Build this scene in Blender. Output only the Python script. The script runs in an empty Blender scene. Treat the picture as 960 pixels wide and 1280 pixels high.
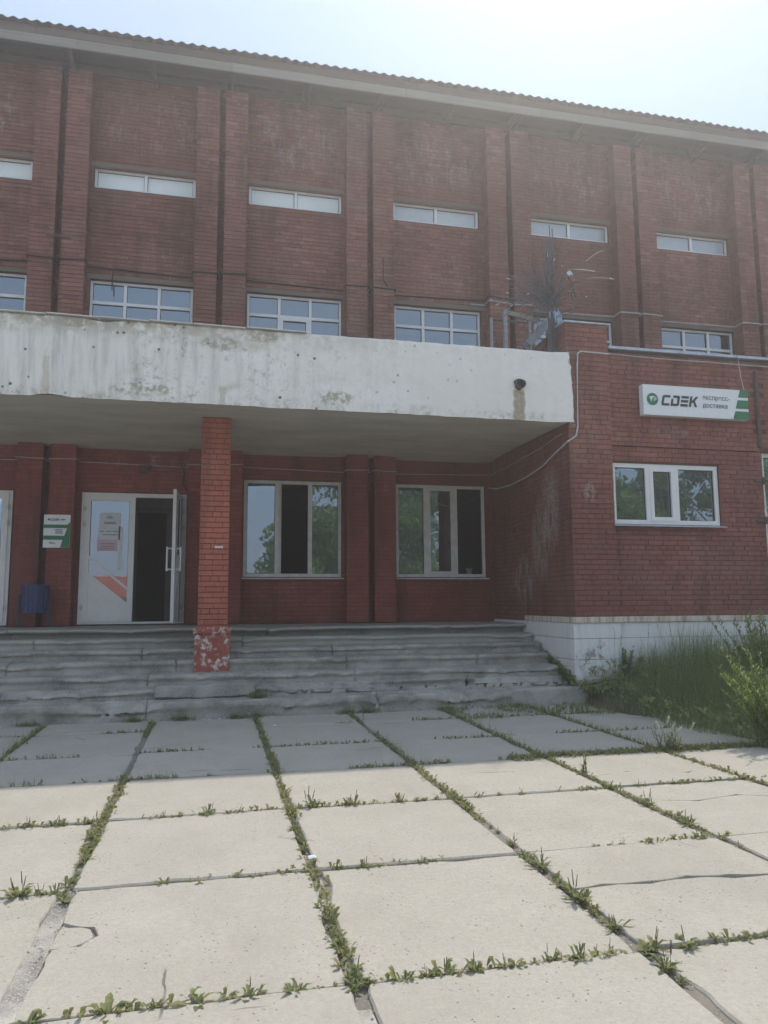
import bpy, bmesh, math, random
import numpy as np
from mathutils import Vector, Matrix
random.seed(7)
PI = math.pi
R = math.radians
S = bpy.context.scene
COL = S.collection

# ---------------------------------------------------------------- camera, world, sun
cam = bpy.data.cameras.new("camera")
camo = bpy.data.objects.new("camera", cam)
COL.objects.link(camo)
yaw, pit, rol = R(12.8), R(6.85), R(-0.36)
f_ = Vector((math.sin(yaw) * math.cos(pit), math.cos(yaw) * math.cos(pit), math.sin(pit)))
r_ = Vector((math.cos(yaw), -math.sin(yaw), 0))
u_ = r_.cross(f_)
c_, s_ = math.cos(rol), math.sin(rol)
r2, u2 = r_ * c_ + u_ * s_, u_ * c_ - r_ * s_
M4 = Matrix((r2, u2, -f_)).transposed().to_4x4()
M4.translation = Vector((0, 0, 1.5))
camo.matrix_world = M4
cam.sensor_fit = 'HORIZONTAL'
cam.sensor_width = 36
cam.lens = 36 * 938 / 960
cam.clip_start = 0.05
cam.clip_end = 3000
S.camera = camo

SUN = Vector((0.66, 1.0, 1.874)).normalized()      # towards the sun
SUN_EL = math.asin(SUN.z)
SUN_AZ = math.atan2(SUN.x, SUN.y)
W = bpy.data.worlds.new("World")
S.world = W
W.use_nodes = True
wn = W.node_tree
sky = wn.nodes.new('ShaderNodeTexSky')
sky.sky_type = 'NISHITA'
sky.sun_disc = False
sky.sun_elevation = SUN_EL
sky.sun_rotation = SUN_AZ
sky.air_density = 1.1
sky.dust_density = 1.2
sky.ozone_density = 1.0
bg = wn.nodes['Background']
bg.inputs['Strength'].default_value = 0.12
# even pale colour added over the whole sky, also to brighten the shade
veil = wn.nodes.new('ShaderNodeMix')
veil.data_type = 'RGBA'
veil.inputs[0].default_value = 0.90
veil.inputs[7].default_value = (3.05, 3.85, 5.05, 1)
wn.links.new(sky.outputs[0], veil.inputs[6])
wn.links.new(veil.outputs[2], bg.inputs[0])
sl = bpy.data.lights.new("sun", 'SUN')
sl.energy = 2.45
sl.angle = R(0.53)
sl.color = (1.0, 0.93, 0.82)
so = bpy.data.objects.new("sun", sl)
COL.objects.link(so)
so.rotation_euler = (-SUN).to_track_quat('-Z', 'Y').to_euler()
S.view_settings.view_transform = 'Standard'
S.view_settings.look = 'None'
S.view_settings.gamma = 1.0
S.view_settings.exposure = 0.74
S.view_settings.use_curve_mapping = False
S.cycles.max_bounces = 8
S.cycles.volume_bounces = 3
S.cycles.transparent_max_bounces = 12


# ---------------------------------------------------------------- object helpers
class MB:
    def __init__(self):
        self.v, self.f, self.t, self.m = [], [], [], []

    def face(self, pts, t=0.0, m=0):
        n = len(self.v)
        self.v.extend([tuple(p) for p in pts])
        self.f.append(tuple(range(n, n + len(pts))))
        self.t.append(t)
        self.m.append(m)

    def hexa(self, p, t=0.0, m=0, skip=()):
        """p: 8 points, 0-3 bottom loop, 4-7 top loop"""
        n = len(self.v)
        self.v.extend([tuple(q) for q in p])
        for i, q in enumerate(((3, 2, 1, 0), (4, 5, 6, 7), (0, 1, 5, 4), (1, 2, 6, 5), (2, 3, 7, 6), (3, 0, 4, 7))):
            if i in skip:
                continue
            self.f.append(tuple(n + k for k in q))
            self.t.append(t)
            self.m.append(m)

    def box(self, x0, x1, y0, y1, z0, z1, t=0.0, m=0):
        self.hexa([(x0, y0, z0), (x1, y0, z0), (x1, y1, z0), (x0, y1, z0),
                   (x0, y0, z1), (x1, y0, z1), (x1, y1, z1), (x0, y1, z1)], t, m)

    def tube(self, pts, rad, n=6, t=0.0, m=0, caps=True):
        pts = [Vector(p) for p in pts]
        rads = rad if isinstance(rad, (list, tuple)) else [rad] * len(pts)
        base = len(self.v)
        up = Vector((0, 0, 1))
        for i, p in enumerate(pts):
            d = (pts[min(i + 1, len(pts) - 1)] - pts[max(i - 1, 0)])
            if d.length < 1e-9:
                d = Vector((0, 0, 1))
            d.normalize()
            a = d.cross(up)
            if a.length < 0.05:
                a = d.cross(Vector((0, 1, 0)))
            a.normalize()
            b = d.cross(a)
            for k in range(n):
                w = 2 * PI * k / n
                self.v.append(tuple(p + (a * math.cos(w) + b * math.sin(w)) * rads[i]))
        for i in range(len(pts) - 1):
            for k in range(n):
                k2 = (k + 1) % n
                self.f.append((base + i * n + k, base + i * n + k2, base + (i + 1) * n + k2, base + (i + 1) * n + k))
                self.t.append(t)
                self.m.append(m)
        if caps:
            self.f.append(tuple(base + k for k in range(n)))
            e = base + (len(pts) - 1) * n
            self.f.append(tuple(e + k for k in reversed(range(n))))
            self.t += [t, t]
            self.m += [m, m]

    def mesh(self, name, mats, smooth=False):
        me = bpy.data.meshes.new(name)
        me.from_pydata(self.v, [], self.f)
        if not isinstance(mats, (list, tuple)):
            mats = [mats]
        for q in mats:
            me.materials.append(q)
        if len(mats) > 1:
            me.polygons.foreach_set('material_index', self.m)
        if any(self.t):
            at = me.attributes.new('tint', 'FLOAT', 'FACE')
            at.data.foreach_set('value', self.t)
        if smooth:
            me.polygons.foreach_set('use_smooth', [True] * len(self.f))
        me.update()
        return me

    def build(self, name, mats, parent=None, smooth=False, kind=None):
        return link(name, self.mesh(name, mats, smooth), parent, kind)


def link(name, me, parent=None, kind=None):
    o = bpy.data.objects.new(name, me)
    COL.objects.link(o)
    if parent is not None:
        o.parent = parent
        if parent.parent is not None or parent.location.length > 0:
            pass
    if kind:
        o['kind'] = kind
    return o


def thing(name, label, cat, group=None, loc=(0, 0, 0)):
    o = bpy.data.objects.new(name, None)
    COL.objects.link(o)
    o.location = loc
    o.empty_display_size = 0.2
    return tag(o, label, cat, group)


def tag(o, label, cat, group=None):
    o['label'] = label
    o['category'] = cat
    if group:
        o['group'] = group
    return o


def sub_box(name, x0, x1, y0, y1, z0, z1, mat, parent, bev=0.0):
    b = MB()
    if bev <= 0:
        b.box(x0, x1, y0, y1, z0, z1)
    else:
        bm = bmesh.new()
        bmesh.ops.create_cube(bm, size=1.0)
        for v in bm.verts:
            v.co = Vector(((x0 + x1) / 2 + v.co.x * (x1 - x0), (y0 + y1) / 2 + v.co.y * (y1 - y0),
                           (z0 + z1) / 2 + v.co.z * (z1 - z0)))
        bmesh.ops.bevel(bm, geom=bm.edges[:], offset=bev, segments=2, affect='EDGES', profile=0.7)
        me = bpy.data.meshes.new(name)
        bm.to_mesh(me)
        bm.free()
        me.materials.append(mat)
        return link(name, me, parent)
    return b.build(name, mat, parent)


def vnoise(x, y, z=0.0, seed=0):
    from mathutils import noise
    return noise.noise(Vector((x + seed * 17.3, y - seed * 9.1, z + seed * 3.7)))


# ---------------------------------------------------------------- node material helper
class NT:
    def __init__(self, name):
        self.mat = bpy.data.materials.new(name)
        self.mat.use_nodes = True
        self.nt = self.mat.node_tree
        self.nt.nodes.clear()
        self.out = self.nt.nodes.new('ShaderNodeOutputMaterial')
        g = self.nt.nodes.new('ShaderNodeNewGeometry')
        self.pos = g.outputs['Position']
        self.nrm = g.outputs['Normal']

    def n(self, t, **kw):
        q = self.nt.nodes.new(t)
        for k, v in kw.items():
            setattr(q, k, v)
        return q

    def put(self, sock, v):
        if isinstance(v, bpy.types.NodeSocket):
            self.nt.links.new(v, sock)
        elif isinstance(v, (tuple, list)) and len(v) == 3 and sock.type == 'RGBA':
            sock.default_value = (*v, 1)
        else:
            sock.default_value = v

    def scale(self, s):
        q = self.n('ShaderNodeVectorMath', operation='MULTIPLY')
        self.put(q.inputs[0], self.pos)
        q.inputs[1].default_value = s
        return q.outputs[0]

    def noise(self, sc, det=4, rough=0.6, vec=None, dist=0.0):
        q = self.n('ShaderNodeTexNoise')
        self.put(q.inputs['Vector'], vec if vec is not None else self.pos)
        q.inputs['Scale'].default_value = sc
        q.inputs['Detail'].default_value = det
        q.inputs['Roughness'].default_value = rough
        q.inputs['Distortion'].default_value = dist
        return q.outputs['Fac']

    def voro(self, sc, feat='F1', vec=None, out='Distance', rnd=1.0):
        q = self.n('ShaderNodeTexVoronoi', feature=feat)
        self.put(q.inputs['Vector'], vec if vec is not None else self.pos)
        q.inputs['Scale'].default_value = sc
        q.inputs['Randomness'].default_value = rnd
        return q.outputs[out]

    def ramp(self, fac, stops):
        q = self.n('ShaderNodeValToRGB')
        self.put(q.inputs[0], fac)
        e = q.color_ramp.elements
        while len(e) < len(stops):
            e.new(0.5)
        for i, (p, c) in enumerate(stops):
            e[i].position = p
            e[i].color = (*c, 1) if isinstance(c, (tuple, list)) else (c, c, c, 1)
        return q.outputs[0]

    def math(self, op, a, b=0.0, clamp=False):
        q = self.n('ShaderNodeMath', operation=op, use_clamp=clamp)
        self.put(q.inputs[0], a)
        self.put(q.inputs[1], b)
        return q.outputs[0]

    def mapr(self, v, a, b, c=0.0, d=1.0):
        q = self.n('ShaderNodeMapRange')
        self.put(q.inputs[0], v)
        for i, k in enumerate((a, b, c, d)):
            q.inputs[i + 1].default_value = k
        return q.outputs[0]

    def mix(self, fac, a, b, mode='MIX'):
        q = self.n('ShaderNodeMix', data_type='RGBA', blend_type=mode)
        self.put(q.inputs[0], fac)
        self.put(q.inputs[6], a)
        self.put(q.inputs[7], b)
        return q.outputs[2]

    def sep(self):
        q = self.n('ShaderNodeSeparateXYZ')
        self.put(q.inputs[0], self.pos)
        return q.outputs

    def wobble(self, sc, amt):
        q = self.n('ShaderNodeTexNoise')
        self.put(q.inputs['Vector'], self.pos)
        q.inputs['Scale'].default_value = sc
        q.inputs['Detail'].default_value = 6
        a = self.n('ShaderNodeVectorMath', operation='SCALE')
        self.put(a.inputs[0], q.outputs['Color'])
        a.inputs['Scale'].default_value = amt
        b = self.n('ShaderNodeVectorMath', operation='ADD')
        self.put(b.inputs[0], self.pos)
        self.put(b.inputs[1], a.outputs[0])
        return b.outputs[0]

    def blob(self, c, r):
        """1 at the centre of an ellipsoid (world space), 0 at its rim"""
        a = self.n('ShaderNodeVectorMath', operation='SUBTRACT')
        self.put(a.inputs[0], self.pos)
        a.inputs[1].default_value = c
        b = self.n('ShaderNodeVectorMath', operation='DIVIDE')
        self.put(b.inputs[0], a.outputs[0])
        b.inputs[1].default_value = r
        l = self.n('ShaderNodeVectorMath', operation='LENGTH')
        self.put(l.inputs[0], b.outputs[0])
        return self.mapr(l.outputs['Value'], 1.0, 0.0)

    def bump(self, h, st=0.3, dist=0.01, nrm=None):
        q = self.n('ShaderNodeBump')
        self.put(q.inputs['Height'], h)
        q.inputs['Strength'].default_value = st
        q.inputs['Distance'].default_value = dist
        if nrm is not None:
            self.put(q.inputs['Normal'], nrm)
        return q.outputs[0]

    def tint(self):
        a = self.n('ShaderNodeAttribute', attribute_name='tint', attribute_type='GEOMETRY')
        o = self.n('ShaderNodeObjectInfo')
        return self.math('FRACT', self.math('ADD', a.outputs['Fac'], o.outputs['Random']))

    def bsdf(self, col, rough=0.9, bump=None, spec=0.3, metal=0.0, **kw):
        q = self.n('ShaderNodeBsdfPrincipled')
        self.put(q.inputs['Base Color'], col)
        self.put(q.inputs['Roughness'], rough)
        self.put(q.inputs['Specular IOR Level'], spec)
        q.inputs['Metallic'].default_value = metal
        for k, v in kw.items():
            self.put(q.inputs[k], v)
        if bump is not None:
            self.put(q.inputs['Normal'], bump)
        self.nt.links.new(q.outputs[0], self.out.inputs[0])
        return self.mat


def plain(name, col, rough=0.7, spec=0.3, metal=0.0, var=0.12, sc=12):
    n = NT(name)
    k = n.noise(sc, 4)
    c = n.mix(n.mapr(k, 0.3, 0.7), tuple(x * (1 - var) for x in col), tuple(min(1, x * (1 + var)) for x in col))
    return n.bsdf(c, rough, spec=spec, metal=metal)


def mat_brick(name, cols, stains=(), eff=0.62, grime=0.55, effcol=(0.42, 0.38, 0.36)):
    n = NT(name)
    t = n.tint()
    c = n.ramp(t, [(0.0, cols[0]), (0.2, cols[1]), (0.78, cols[2]), (1.0, cols[3])])
    c = n.mix(n.mapr(n.noise(0.45, 5, 0.62), 0.40, 0.66, 0, grime * 1.25), c, tuple(x * 0.5 for x in cols[1]))
    c = n.mix(n.mapr(n.noise(38, 5, 0.75), 0.3, 0.75, 0.0, 0.45), c, tuple(x * 1.35 for x in cols[2]))
    c = n.mix(n.mapr(n.noise(14, 5, 0.7), 0.52, 0.75, 0, 0.5), c, tuple(x * 0.5 for x in cols[0]))
    c = n.mix(n.mapr(n.noise(0.9, 6, 0.7, n.scale((1, 1, 1.6))), 0.5, 0.72, 0, 0.55), c, (cols[2][0] * .95, cols[2][1] * 1.5, cols[2][2] * 1.55))
    c = n.mix(n.mapr(n.noise(2.6, 5, 0.7), 0.55, 0.75, 0, 0.45), c, tuple(x * 0.45 for x in cols[1]))
    c = n.mix(n.mapr(n.noise(0.22, 3, 0.5), 0.36, 0.62, 0, 0.35), c, tuple(x * 0.6 for x in cols[1]))
    # soot or moss darkening streaks
    c = n.mix(n.mapr(n.noise(1.0, 5, 0.6, n.scale((3.2, 3.2, 0.5))), 0.5, 0.74, 0, 0.6), c, (0.055, 0.034, 0.03))
    # efflorescence
    e = n.mapr(n.noise(5.5, 8, 0.78), eff, eff + 0.1)
    for (ce, ra, lo) in stains:
        m = n.blob(ce, ra)
        x = n.math('MULTIPLY', n.math('MULTIPLY', n.mapr(m, 0.0, 0.45), n.mapr(n.noise(7, 8, 0.8, n.scale((1, 1, 0.35))), lo, lo + 0.14)), n.mapr(n.noise(34, 4, 0.8), 0.40, 0.56, .1, 1))
        e = n.math('MAXIMUM', e, x)
    c = n.mix(n.math('MULTIPLY', e, 0.8), c, effcol)
    h = n.math('ADD', n.noise(60, 4, 0.7), n.math('MULTIPLY', n.noise(160, 2), 0.5))
    return n.bsdf(c, 0.92, n.bump(h, 0.55, 0.006), spec=0.2)


def mat_concrete(name, a, b, dark, sc=1.0, speck=0.0, pit=0.35, crack=0.0, bumpd=0.006, moss=0.0):
    n = NT(name)
    c = n.mix(n.mapr(n.noise(1.1 * sc, 6, 0.65), 0.32, 0.7), a, b)
    c = n.mix(n.mapr(n.noise(22 * sc, 5, 0.7), 0.35, 0.75, 0, 0.5), c, tuple(x * 0.8 for x in a))
    c = n.mix(n.mapr(n.noise(0.6 * sc, 7, 0.72), 0.55, 0.75, 0, 0.7), c, dark)
    o = n.n('ShaderNodeObjectInfo')
    c = n.mix(n.mapr(o.outputs['Random'], 0, 1, 0.0, 0.22), c, tuple(x * 0.82 for x in b))
    h = n.math('ADD', n.noise(45, 5, 0.7), n.math('MULTIPLY', n.noise(4, 3), 0.6))
    if speck > 0:
        v = n.voro(85, rnd=1.0)
        cc = n.voro(85, out='Color')
        bw = n.n('ShaderNodeRGBToBW')
        n.put(bw.inputs[0], cc)
        peb = n.ramp(bw.outputs[0], [(0.0, (0.16, 0.15, 0.14)), (0.45, (0.30, 0.285, 0.27)), (1.0, (0.62, 0.6, 0.57))])
        m = n.math('MULTIPLY', n.mapr(n.noise(2.3, 6, 0.7), 0.42, 0.6), speck)
        m2 = n.math('MULTIPLY', m, n.mapr(v, 0.42, 0.3))
        c = n.mix(m2, c, peb)
        c = n.mix(n.math('MULTIPLY', m, n.mapr(v, 0.4, 0.55, 0, 0.6)), c, tuple(x * 0.45 for x in dark))
        h = n.math('ADD', h, n.math('MULTIPLY', n.math('MULTIPLY', n.mapr(v, 0.5, 0.1), m), 1.4))
    if pit > 0:
        v = n.voro(13)
        k = n.math('MULTIPLY', n.mapr(v, 0.085, 0.05), n.mapr(n.noise(1.7, 4), 0.5, 0.6))
        c = n.mix(n.math('MULTIPLY', k, pit), c, tuple(x * 0.35 for x in dark))
    if moss > 0:
        c = n.mix(n.mapr(n.noise(1.9, 7, 0.75), 0.56, 0.72, 0, moss), c, (0.10, 0.11, 0.06))
    return n.bsdf(c, 0.93, n.bump(h, 0.5, bumpd), spec=0.2)


BR = [(0.13, 0.065, 0.052), (0.25, 0.112, 0.082), (0.295, 0.138, 0.102), (0.38, 0.205, 0.16)]
M_BRICK = mat_brick('upper brick', BR, eff=0.615, grime=0.5, effcol=(0.40, 0.34, 0.31),
                    stains=[((x_, 13.95, 10.5), (1.1, .5, 0.75), 0.50) for x_ in (-4.3, -1.4, 1.4, 4.3, 7.2, 10.2)] +
                           [((x_, 13.95, 8.1), (0.8, .5, 0.5), 0.53) for x_ in (-1.0, 4.6, 7.5)])
RD = [(0.19, 0.06, 0.046), (0.26, 0.076, 0.057), (0.29, 0.088, 0.065), (0.34, 0.115, 0.085)]
M_BRICKLOW = mat_brick('painted brick under canopy', RD, eff=0.65, grime=0.6,
                       stains=[((-1.2, 13.95, 4.0), (1.0, 0.4, 0.22), 0.50), ((3.0, 13.75, 3.75), (0.4, 0.3, 0.3), 0.52),
                               ((1.4, 13.95, 1.75), (1.2, 0.3, 0.22), 0.57), ((4.6, 13.95, 1.8), (1.0, 0.3, 0.25), 0.57)])
AN = [(0.165, 0.074, 0.057), (0.25, 0.102, 0.077), (0.287, 0.119, 0.088), (0.35, 0.155, 0.117)]
AST = [((5.375, 11.35, 3.0), (0.3, 0.42, 0.8), 0.40), ((5.375, 11.75, 2.5), (0.3, 0.45, 0.8), 0.42),
                            ((5.375, 12.5, 1.9), (0.3, 0.6, 0.5), 0.46), ((5.70, 10.58, 3.18), (0.12, 0.2, 0.18), 0.40),
                            ((5.65, 10.58, 4.3), (0.3, 0.2, 0.4), 0.53), ((7.2, 10.65, 4.22), (0.4, 0.2, 0.12), 0.46),
       ((5.33, 11.0, 3.5), (0.3, 0.6, 0.4), 0.56)]
M_ANNEX = mat_brick('annex brick', AN, eff=0.675, grime=0.5, stains=AST)
M_ANNEXJ = mat_brick('annex mortar', [(0.12, 0.055, 0.045), (0.13, 0.058, 0.046), (0.14, 0.06, 0.048), (0.15, 0.066, 0.052)], eff=0.675, grime=0.5, stains=AST)
CO = [(0.36, 0.115, 0.08), (0.40, 0.13, 0.088), (0.42, 0.138, 0.094), (0.45, 0.15, 0.105)]
M_COLUMN = mat_brick('column paint', CO, eff=0.74, grime=0.25)
n = NT('peeling column base')
c = n.mix(n.mapr(n.noise(6, 5), 0.3, 0.7), (0.27, 0.07, 0.05), (0.36, 0.11, 0.08))
c = n.mix(n.mapr(n.noise(9, 8, 0.75), 0.52, 0.58), c, (0.62, 0.55, 0.49))
c = n.mix(n.mapr(n.noise(17, 6, 0.7), 0.60, 0.66), c, (0.16, 0.07, 0.05))
M_COLBASE = n.bsdf(c, 0.9, n.bump(n.noise(14, 7, 0.75), 0.8, 0.02))
M_MORTAR = plain('mortar', (0.135, 0.07, 0.058), 0.95, 0.1, var=0.35, sc=5)
M_MORTARDK = plain('painted mortar', (0.135, 0.058, 0.046), 0.95, 0.1, var=0.35, sc=5)
def mat_slab():
    n = NT('slab concrete')
    o = n.n('ShaderNodeObjectInfo')
    c = n.mix(n.mapr(n.noise(1.7, 7, 0.68), 0.3, 0.7), (0.355, 0.325, 0.275), (0.47, 0.435, 0.375))
    c = n.mix(n.mapr(n.noise(0.8, 6, 0.7, n.scale((1, .5, 1))), 0.5, 0.7, 0, .75), c, (0.29, 0.262, 0.22))
    c = n.mix(n.mapr(n.noise(30, 6, 0.75), 0.35, 0.65, 0, .7), c, (0.33, 0.30, 0.25))
    c = n.mix(n.mapr(n.noise(150, 3, 0.8), 0.5, 0.68, 0, .65), c, (0.54, 0.505, 0.44))
    c = n.mix(n.mapr(n.noise(75, 4, 0.8), 0.54, 0.68, 0, .6), c, (0.22, 0.20, 0.17))
    c = n.mix(n.mapr(o.outputs['Random'], 0, 1, 0.0, 0.3), c, (0.37, 0.34, 0.295))
    v = n.voro(30)
    k = n.math('MULTIPLY', n.mapr(v, 0.16, 0.09), n.mapr(n.noise(2.6, 4), 0.44, 0.54))
    v2 = n.voro(9)
    k2 = n.math('MULTIPLY', n.mapr(v2, 0.075, 0.05), n.mapr(n.noise(1.3, 4), 0.48, 0.54))
    k = n.math('MAXIMUM', k, k2)
    c = n.mix(n.math('MULTIPLY', k, .75), c, (0.13, 0.115, 0.095))
    # hairline cracks and scuffs
    e = n.voro(0.55, feat='DISTANCE_TO_EDGE', vec=n.wobble(0.9, .35))
    hc = n.math('MULTIPLY', n.mapr(e, 0.0035, 0.0015), n.mapr(n.noise(0.55, 3), 0.56, 0.58))
    c = n.mix(n.math('MULTIPLY', hc, .8), c, (0.12, 0.105, 0.085))
    sc_ = n.mapr(n.noise(1.0, 6, 0.7, n.scale((3, 11, 3))), 0.62, 0.75, 0, .5)
    c = n.mix(sc_, c, (0.50, 0.465, 0.405))
    h = n.math('ADD', n.noise(30, 6, 0.75), n.math('MULTIPLY', n.noise(3.2, 4), 1.2))
    h = n.math('SUBTRACT', h, n.math('MULTIPLY', n.math('MAXIMUM', k, hc), .9))
    return n.bsdf(c, 0.93, n.bump(h, 0.6, 0.009), spec=0.2)


M_SLAB = mat_slab()
M_STEP = mat_concrete('step concrete', (0.36, 0.335, 0.295), (0.52, 0.49, 0.44), (0.18, 0.17, 0.148), sc=1.6, speck=0.95, moss=0.35, bumpd=0.016)
M_LAND = mat_concrete('landing concrete', (0.33, 0.315, 0.275), (0.44, 0.42, 0.37), (0.19, 0.182, 0.15), sc=1.4, speck=0.3, moss=0.45)
M_BED = mat_concrete('joint bed', (0.19, 0.17, 0.14), (0.27, 0.245, 0.205), (0.12, 0.105, 0.08), sc=2, speck=0.6, pit=0.0, bumpd=0.015)
M_SOIL = plain('soil', (0.10, 0.082, 0.058), 0.95, 0.1, var=0.4, sc=20)
M_GROUND = NT('ground')
c = M_GROUND.mix(M_GROUND.mapr(M_GROUND.noise(0.12, 6), 0.60, 0.68), (0.43, 0.395, 0.335), (0.07, 0.10, 0.035))
M_GROUND = M_GROUND.bsdf(c, 0.95, spec=0.1)


def mat_whitewall(name, kind):
    n = NT(name)
    xs = n.sep()
    c = n.mix(n.mapr(n.noise(1.3, 5), 0.35, 0.7), (0.76, 0.73, 0.67), (0.83, 0.80, 0.745))
    if kind == 'fascia':
        # grime streaks, rust-yellow runs, peeled render, dark pits; stronger on the left half and near the edges
        left = n.mapr(xs[0], 3.2, -1.5, 0.12, 1.0)
        st = n.mapr(n.noise(1.0, 6, 0.7, n.scale((7, 7, 0.7))), 0.46, 0.72, 0, 0.7)
        c = n.mix(n.math('MULTIPLY', st, left), c, (0.33, 0.32, 0.29))
        sp = n.mapr(n.noise(11, 8, 0.82), 0.52, 0.62)
        band = n.math('MULTIPLY', n.mapr(n.noise(1.3, 4, 0.6), 0.42, 0.58), left)
        c = n.mix(n.math('MULTIPLY', n.math('MULTIPLY', sp, band), 0.9), c, (0.27, 0.255, 0.22))
        top = n.math('MULTIPLY', n.mapr(xs[2], 5.02, 5.33), n.mapr(n.noise(4.5, 8, 0.75), 0.42, 0.54))
        c = n.mix(n.math('MULTIPLY', n.math('MULTIPLY', top, left), 0.9), c, (0.36, 0.32, 0.24))
        bot = n.math('MULTIPLY', n.mapr(xs[2], 4.42, 4.25), n.mapr(n.noise(6, 8, 0.8), 0.5, 0.62))
        c = n.mix(n.math('MULTIPLY', bot, 0.75), c, (0.30, 0.28, 0.23))
        for p, r in (((0.02, 10.4, 5.12), (0.30, 0.3, 0.13)), ((0.62, 10.4, 5.26), (0.35, 0.3, 0.1)), ((-1.9, 10.4, 5.28), (0.3, 0.3, 0.07)),
                     ((1.65, 10.4, 4.42), (0.3, 0.3, 0.12)), ((-1.0, 10.4, 4.4), (0.5, 0.3, 0.1))):
            m = n.math('MULTIPLY', n.mapr(n.blob(p, r), 0, 0.3), n.mapr(n.noise(13, 6, 0.7), 0.45, 0.55))
            c = n.mix(n.math('MULTIPLY', m, 0.9), c, (0.37, 0.34, 0.25))
        pits = n.math('MULTIPLY', n.mapr(n.voro(5.5), 0.14, 0.09), n.mapr(n.noise(1.5, 3), 0.47, 0.52))
        pits = n.math('MULTIPLY', pits, n.mapr(xs[0], 4.0, 1.0, 0.25, 1))
        c = n.mix(n.math('MULTIPLY', pits, 0.9), c, (0.055, 0.05, 0.045))
        # runs below the spout and a yellow run on the left
        for x0, w_, z1, col_, k in ((4.487, 0.095, 4.70, (0.34, 0.285, 0.19), 1.0), (-2.22, 0.035, 4.78, (0.52, 0.42, 0.26), 0.5), (0.07, 0.05, 4.5, (0.45, 0.38, 0.25), 0.6)):
            wv = n.math('ADD', xs[0], n.math('MULTIPLY', n.math('SUBTRACT', n.noise(9, 4), 0.5), 0.12))
            m = n.math('MULTIPLY', n.mapr(n.math('ABSOLUTE', n.math('SUBTRACT', wv, x0)), w_ * 1.15, w_ * 0.8), n.mapr(xs[2], z1 + 0.02, z1 - 0.02))
            c = n.mix(n.math('MULTIPLY', m, n.mapr(n.noise(24, 5, 0.7), 0.2, 0.6, k * 0.55, k)), c, col_)
        h = n.math('ADD', n.math('MULTIPLY', n.noise(3.5, 6, 0.65), 1.0), n.math('MULTIPLY', n.noise(40, 4, 0.7), 0.25))
        return n.bsdf(c, 0.88, n.bump(h, 0.45, 0.03), spec=0.25)
    if kind == 'plinth':
        c = n.mix(0.35, c, (0.60, 0.63, 0.68))
        st = n.mapr(n.noise(1.0, 6, 0.7, n.scale((6, 6, 0.8))), 0.5, 0.8, 0, 0.5)
        c = n.mix(st, c, (0.42, 0.41, 0.38))
        for p, r in (((5.75, 10.53, 0.72), (0.16, 0.2, 0.18)), ((5.72, 10.53, 0.48), (0.22, 0.2, 0.12)), ((6.5, 10.6, 0.45), (0.5, 0.2, 0.18)), ((5.5, 10.55, 0.62), (0.2, 0.2, 0.2))):
            m = n.math('MULTIPLY', n.mapr(n.blob(p, r), 0, 0.35), n.mapr(n.noise(10, 7, 0.75), 0.5, 0.55))
            c = n.mix(n.math('MULTIPLY', m, 0.9), c, (0.25, 0.22, 0.19))
        mud = n.math('MULTIPLY', n.mapr(xs[2], 0.75, 0.3), n.mapr(n.noise(7, 7, 0.75), 0.42, 0.6))
        c = n.mix(n.math('MULTIPLY', mud, 0.6), c, (0.24, 0.22, 0.19))
        return n.bsdf(c, 0.85, n.bump(n.noise(22, 6, 0.7), 0.4, 0.01), spec=0.25)
    # cap ledge with rust runs
    st = n.mapr(n.noise(1.0, 6, 0.7, n.scale((14, 14, 0.8))), 0.45, 0.62, 0, 0.8)
    c = n.mix(st, (0.62, 0.57, 0.48), (0.36, 0.22, 0.13))
    return n.bsdf(c, 0.88, n.bump(n.noise(22, 6, 0.7), 0.4, 0.01), spec=0.2)


M_FASCIA = mat_whitewall('canopy render', 'fascia')
M_PLINTH = mat_whitewall('plinth paint', 'plinth')
M_LEDGE = mat_whitewall('ledge paint', 'ledge')
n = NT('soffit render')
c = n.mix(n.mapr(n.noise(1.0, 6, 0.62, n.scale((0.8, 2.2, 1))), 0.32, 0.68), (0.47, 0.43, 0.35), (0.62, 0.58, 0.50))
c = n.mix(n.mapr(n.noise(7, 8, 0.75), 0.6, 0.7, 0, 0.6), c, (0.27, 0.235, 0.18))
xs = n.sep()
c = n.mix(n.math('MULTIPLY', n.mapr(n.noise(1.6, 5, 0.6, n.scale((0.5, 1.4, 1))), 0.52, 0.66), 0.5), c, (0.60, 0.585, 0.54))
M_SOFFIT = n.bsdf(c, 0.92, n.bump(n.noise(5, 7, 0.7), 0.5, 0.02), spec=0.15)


def mat_wood(name, a, b):
    n = NT(name)
    c = n.mix(n.mapr(n.noise(1.0, 5, 0.65, n.scale((1.2, 14, 22))), 0.3, 0.7), a, b)
    o = n.n('ShaderNodeObjectInfo')
    c = n.mix(n.mapr(o.outputs['Random'], 0, 1, 0, 0.45), c, tuple(x * 0.7 for x in a))
    return n.bsdf(c, 0.9, spec=0.15)


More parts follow.
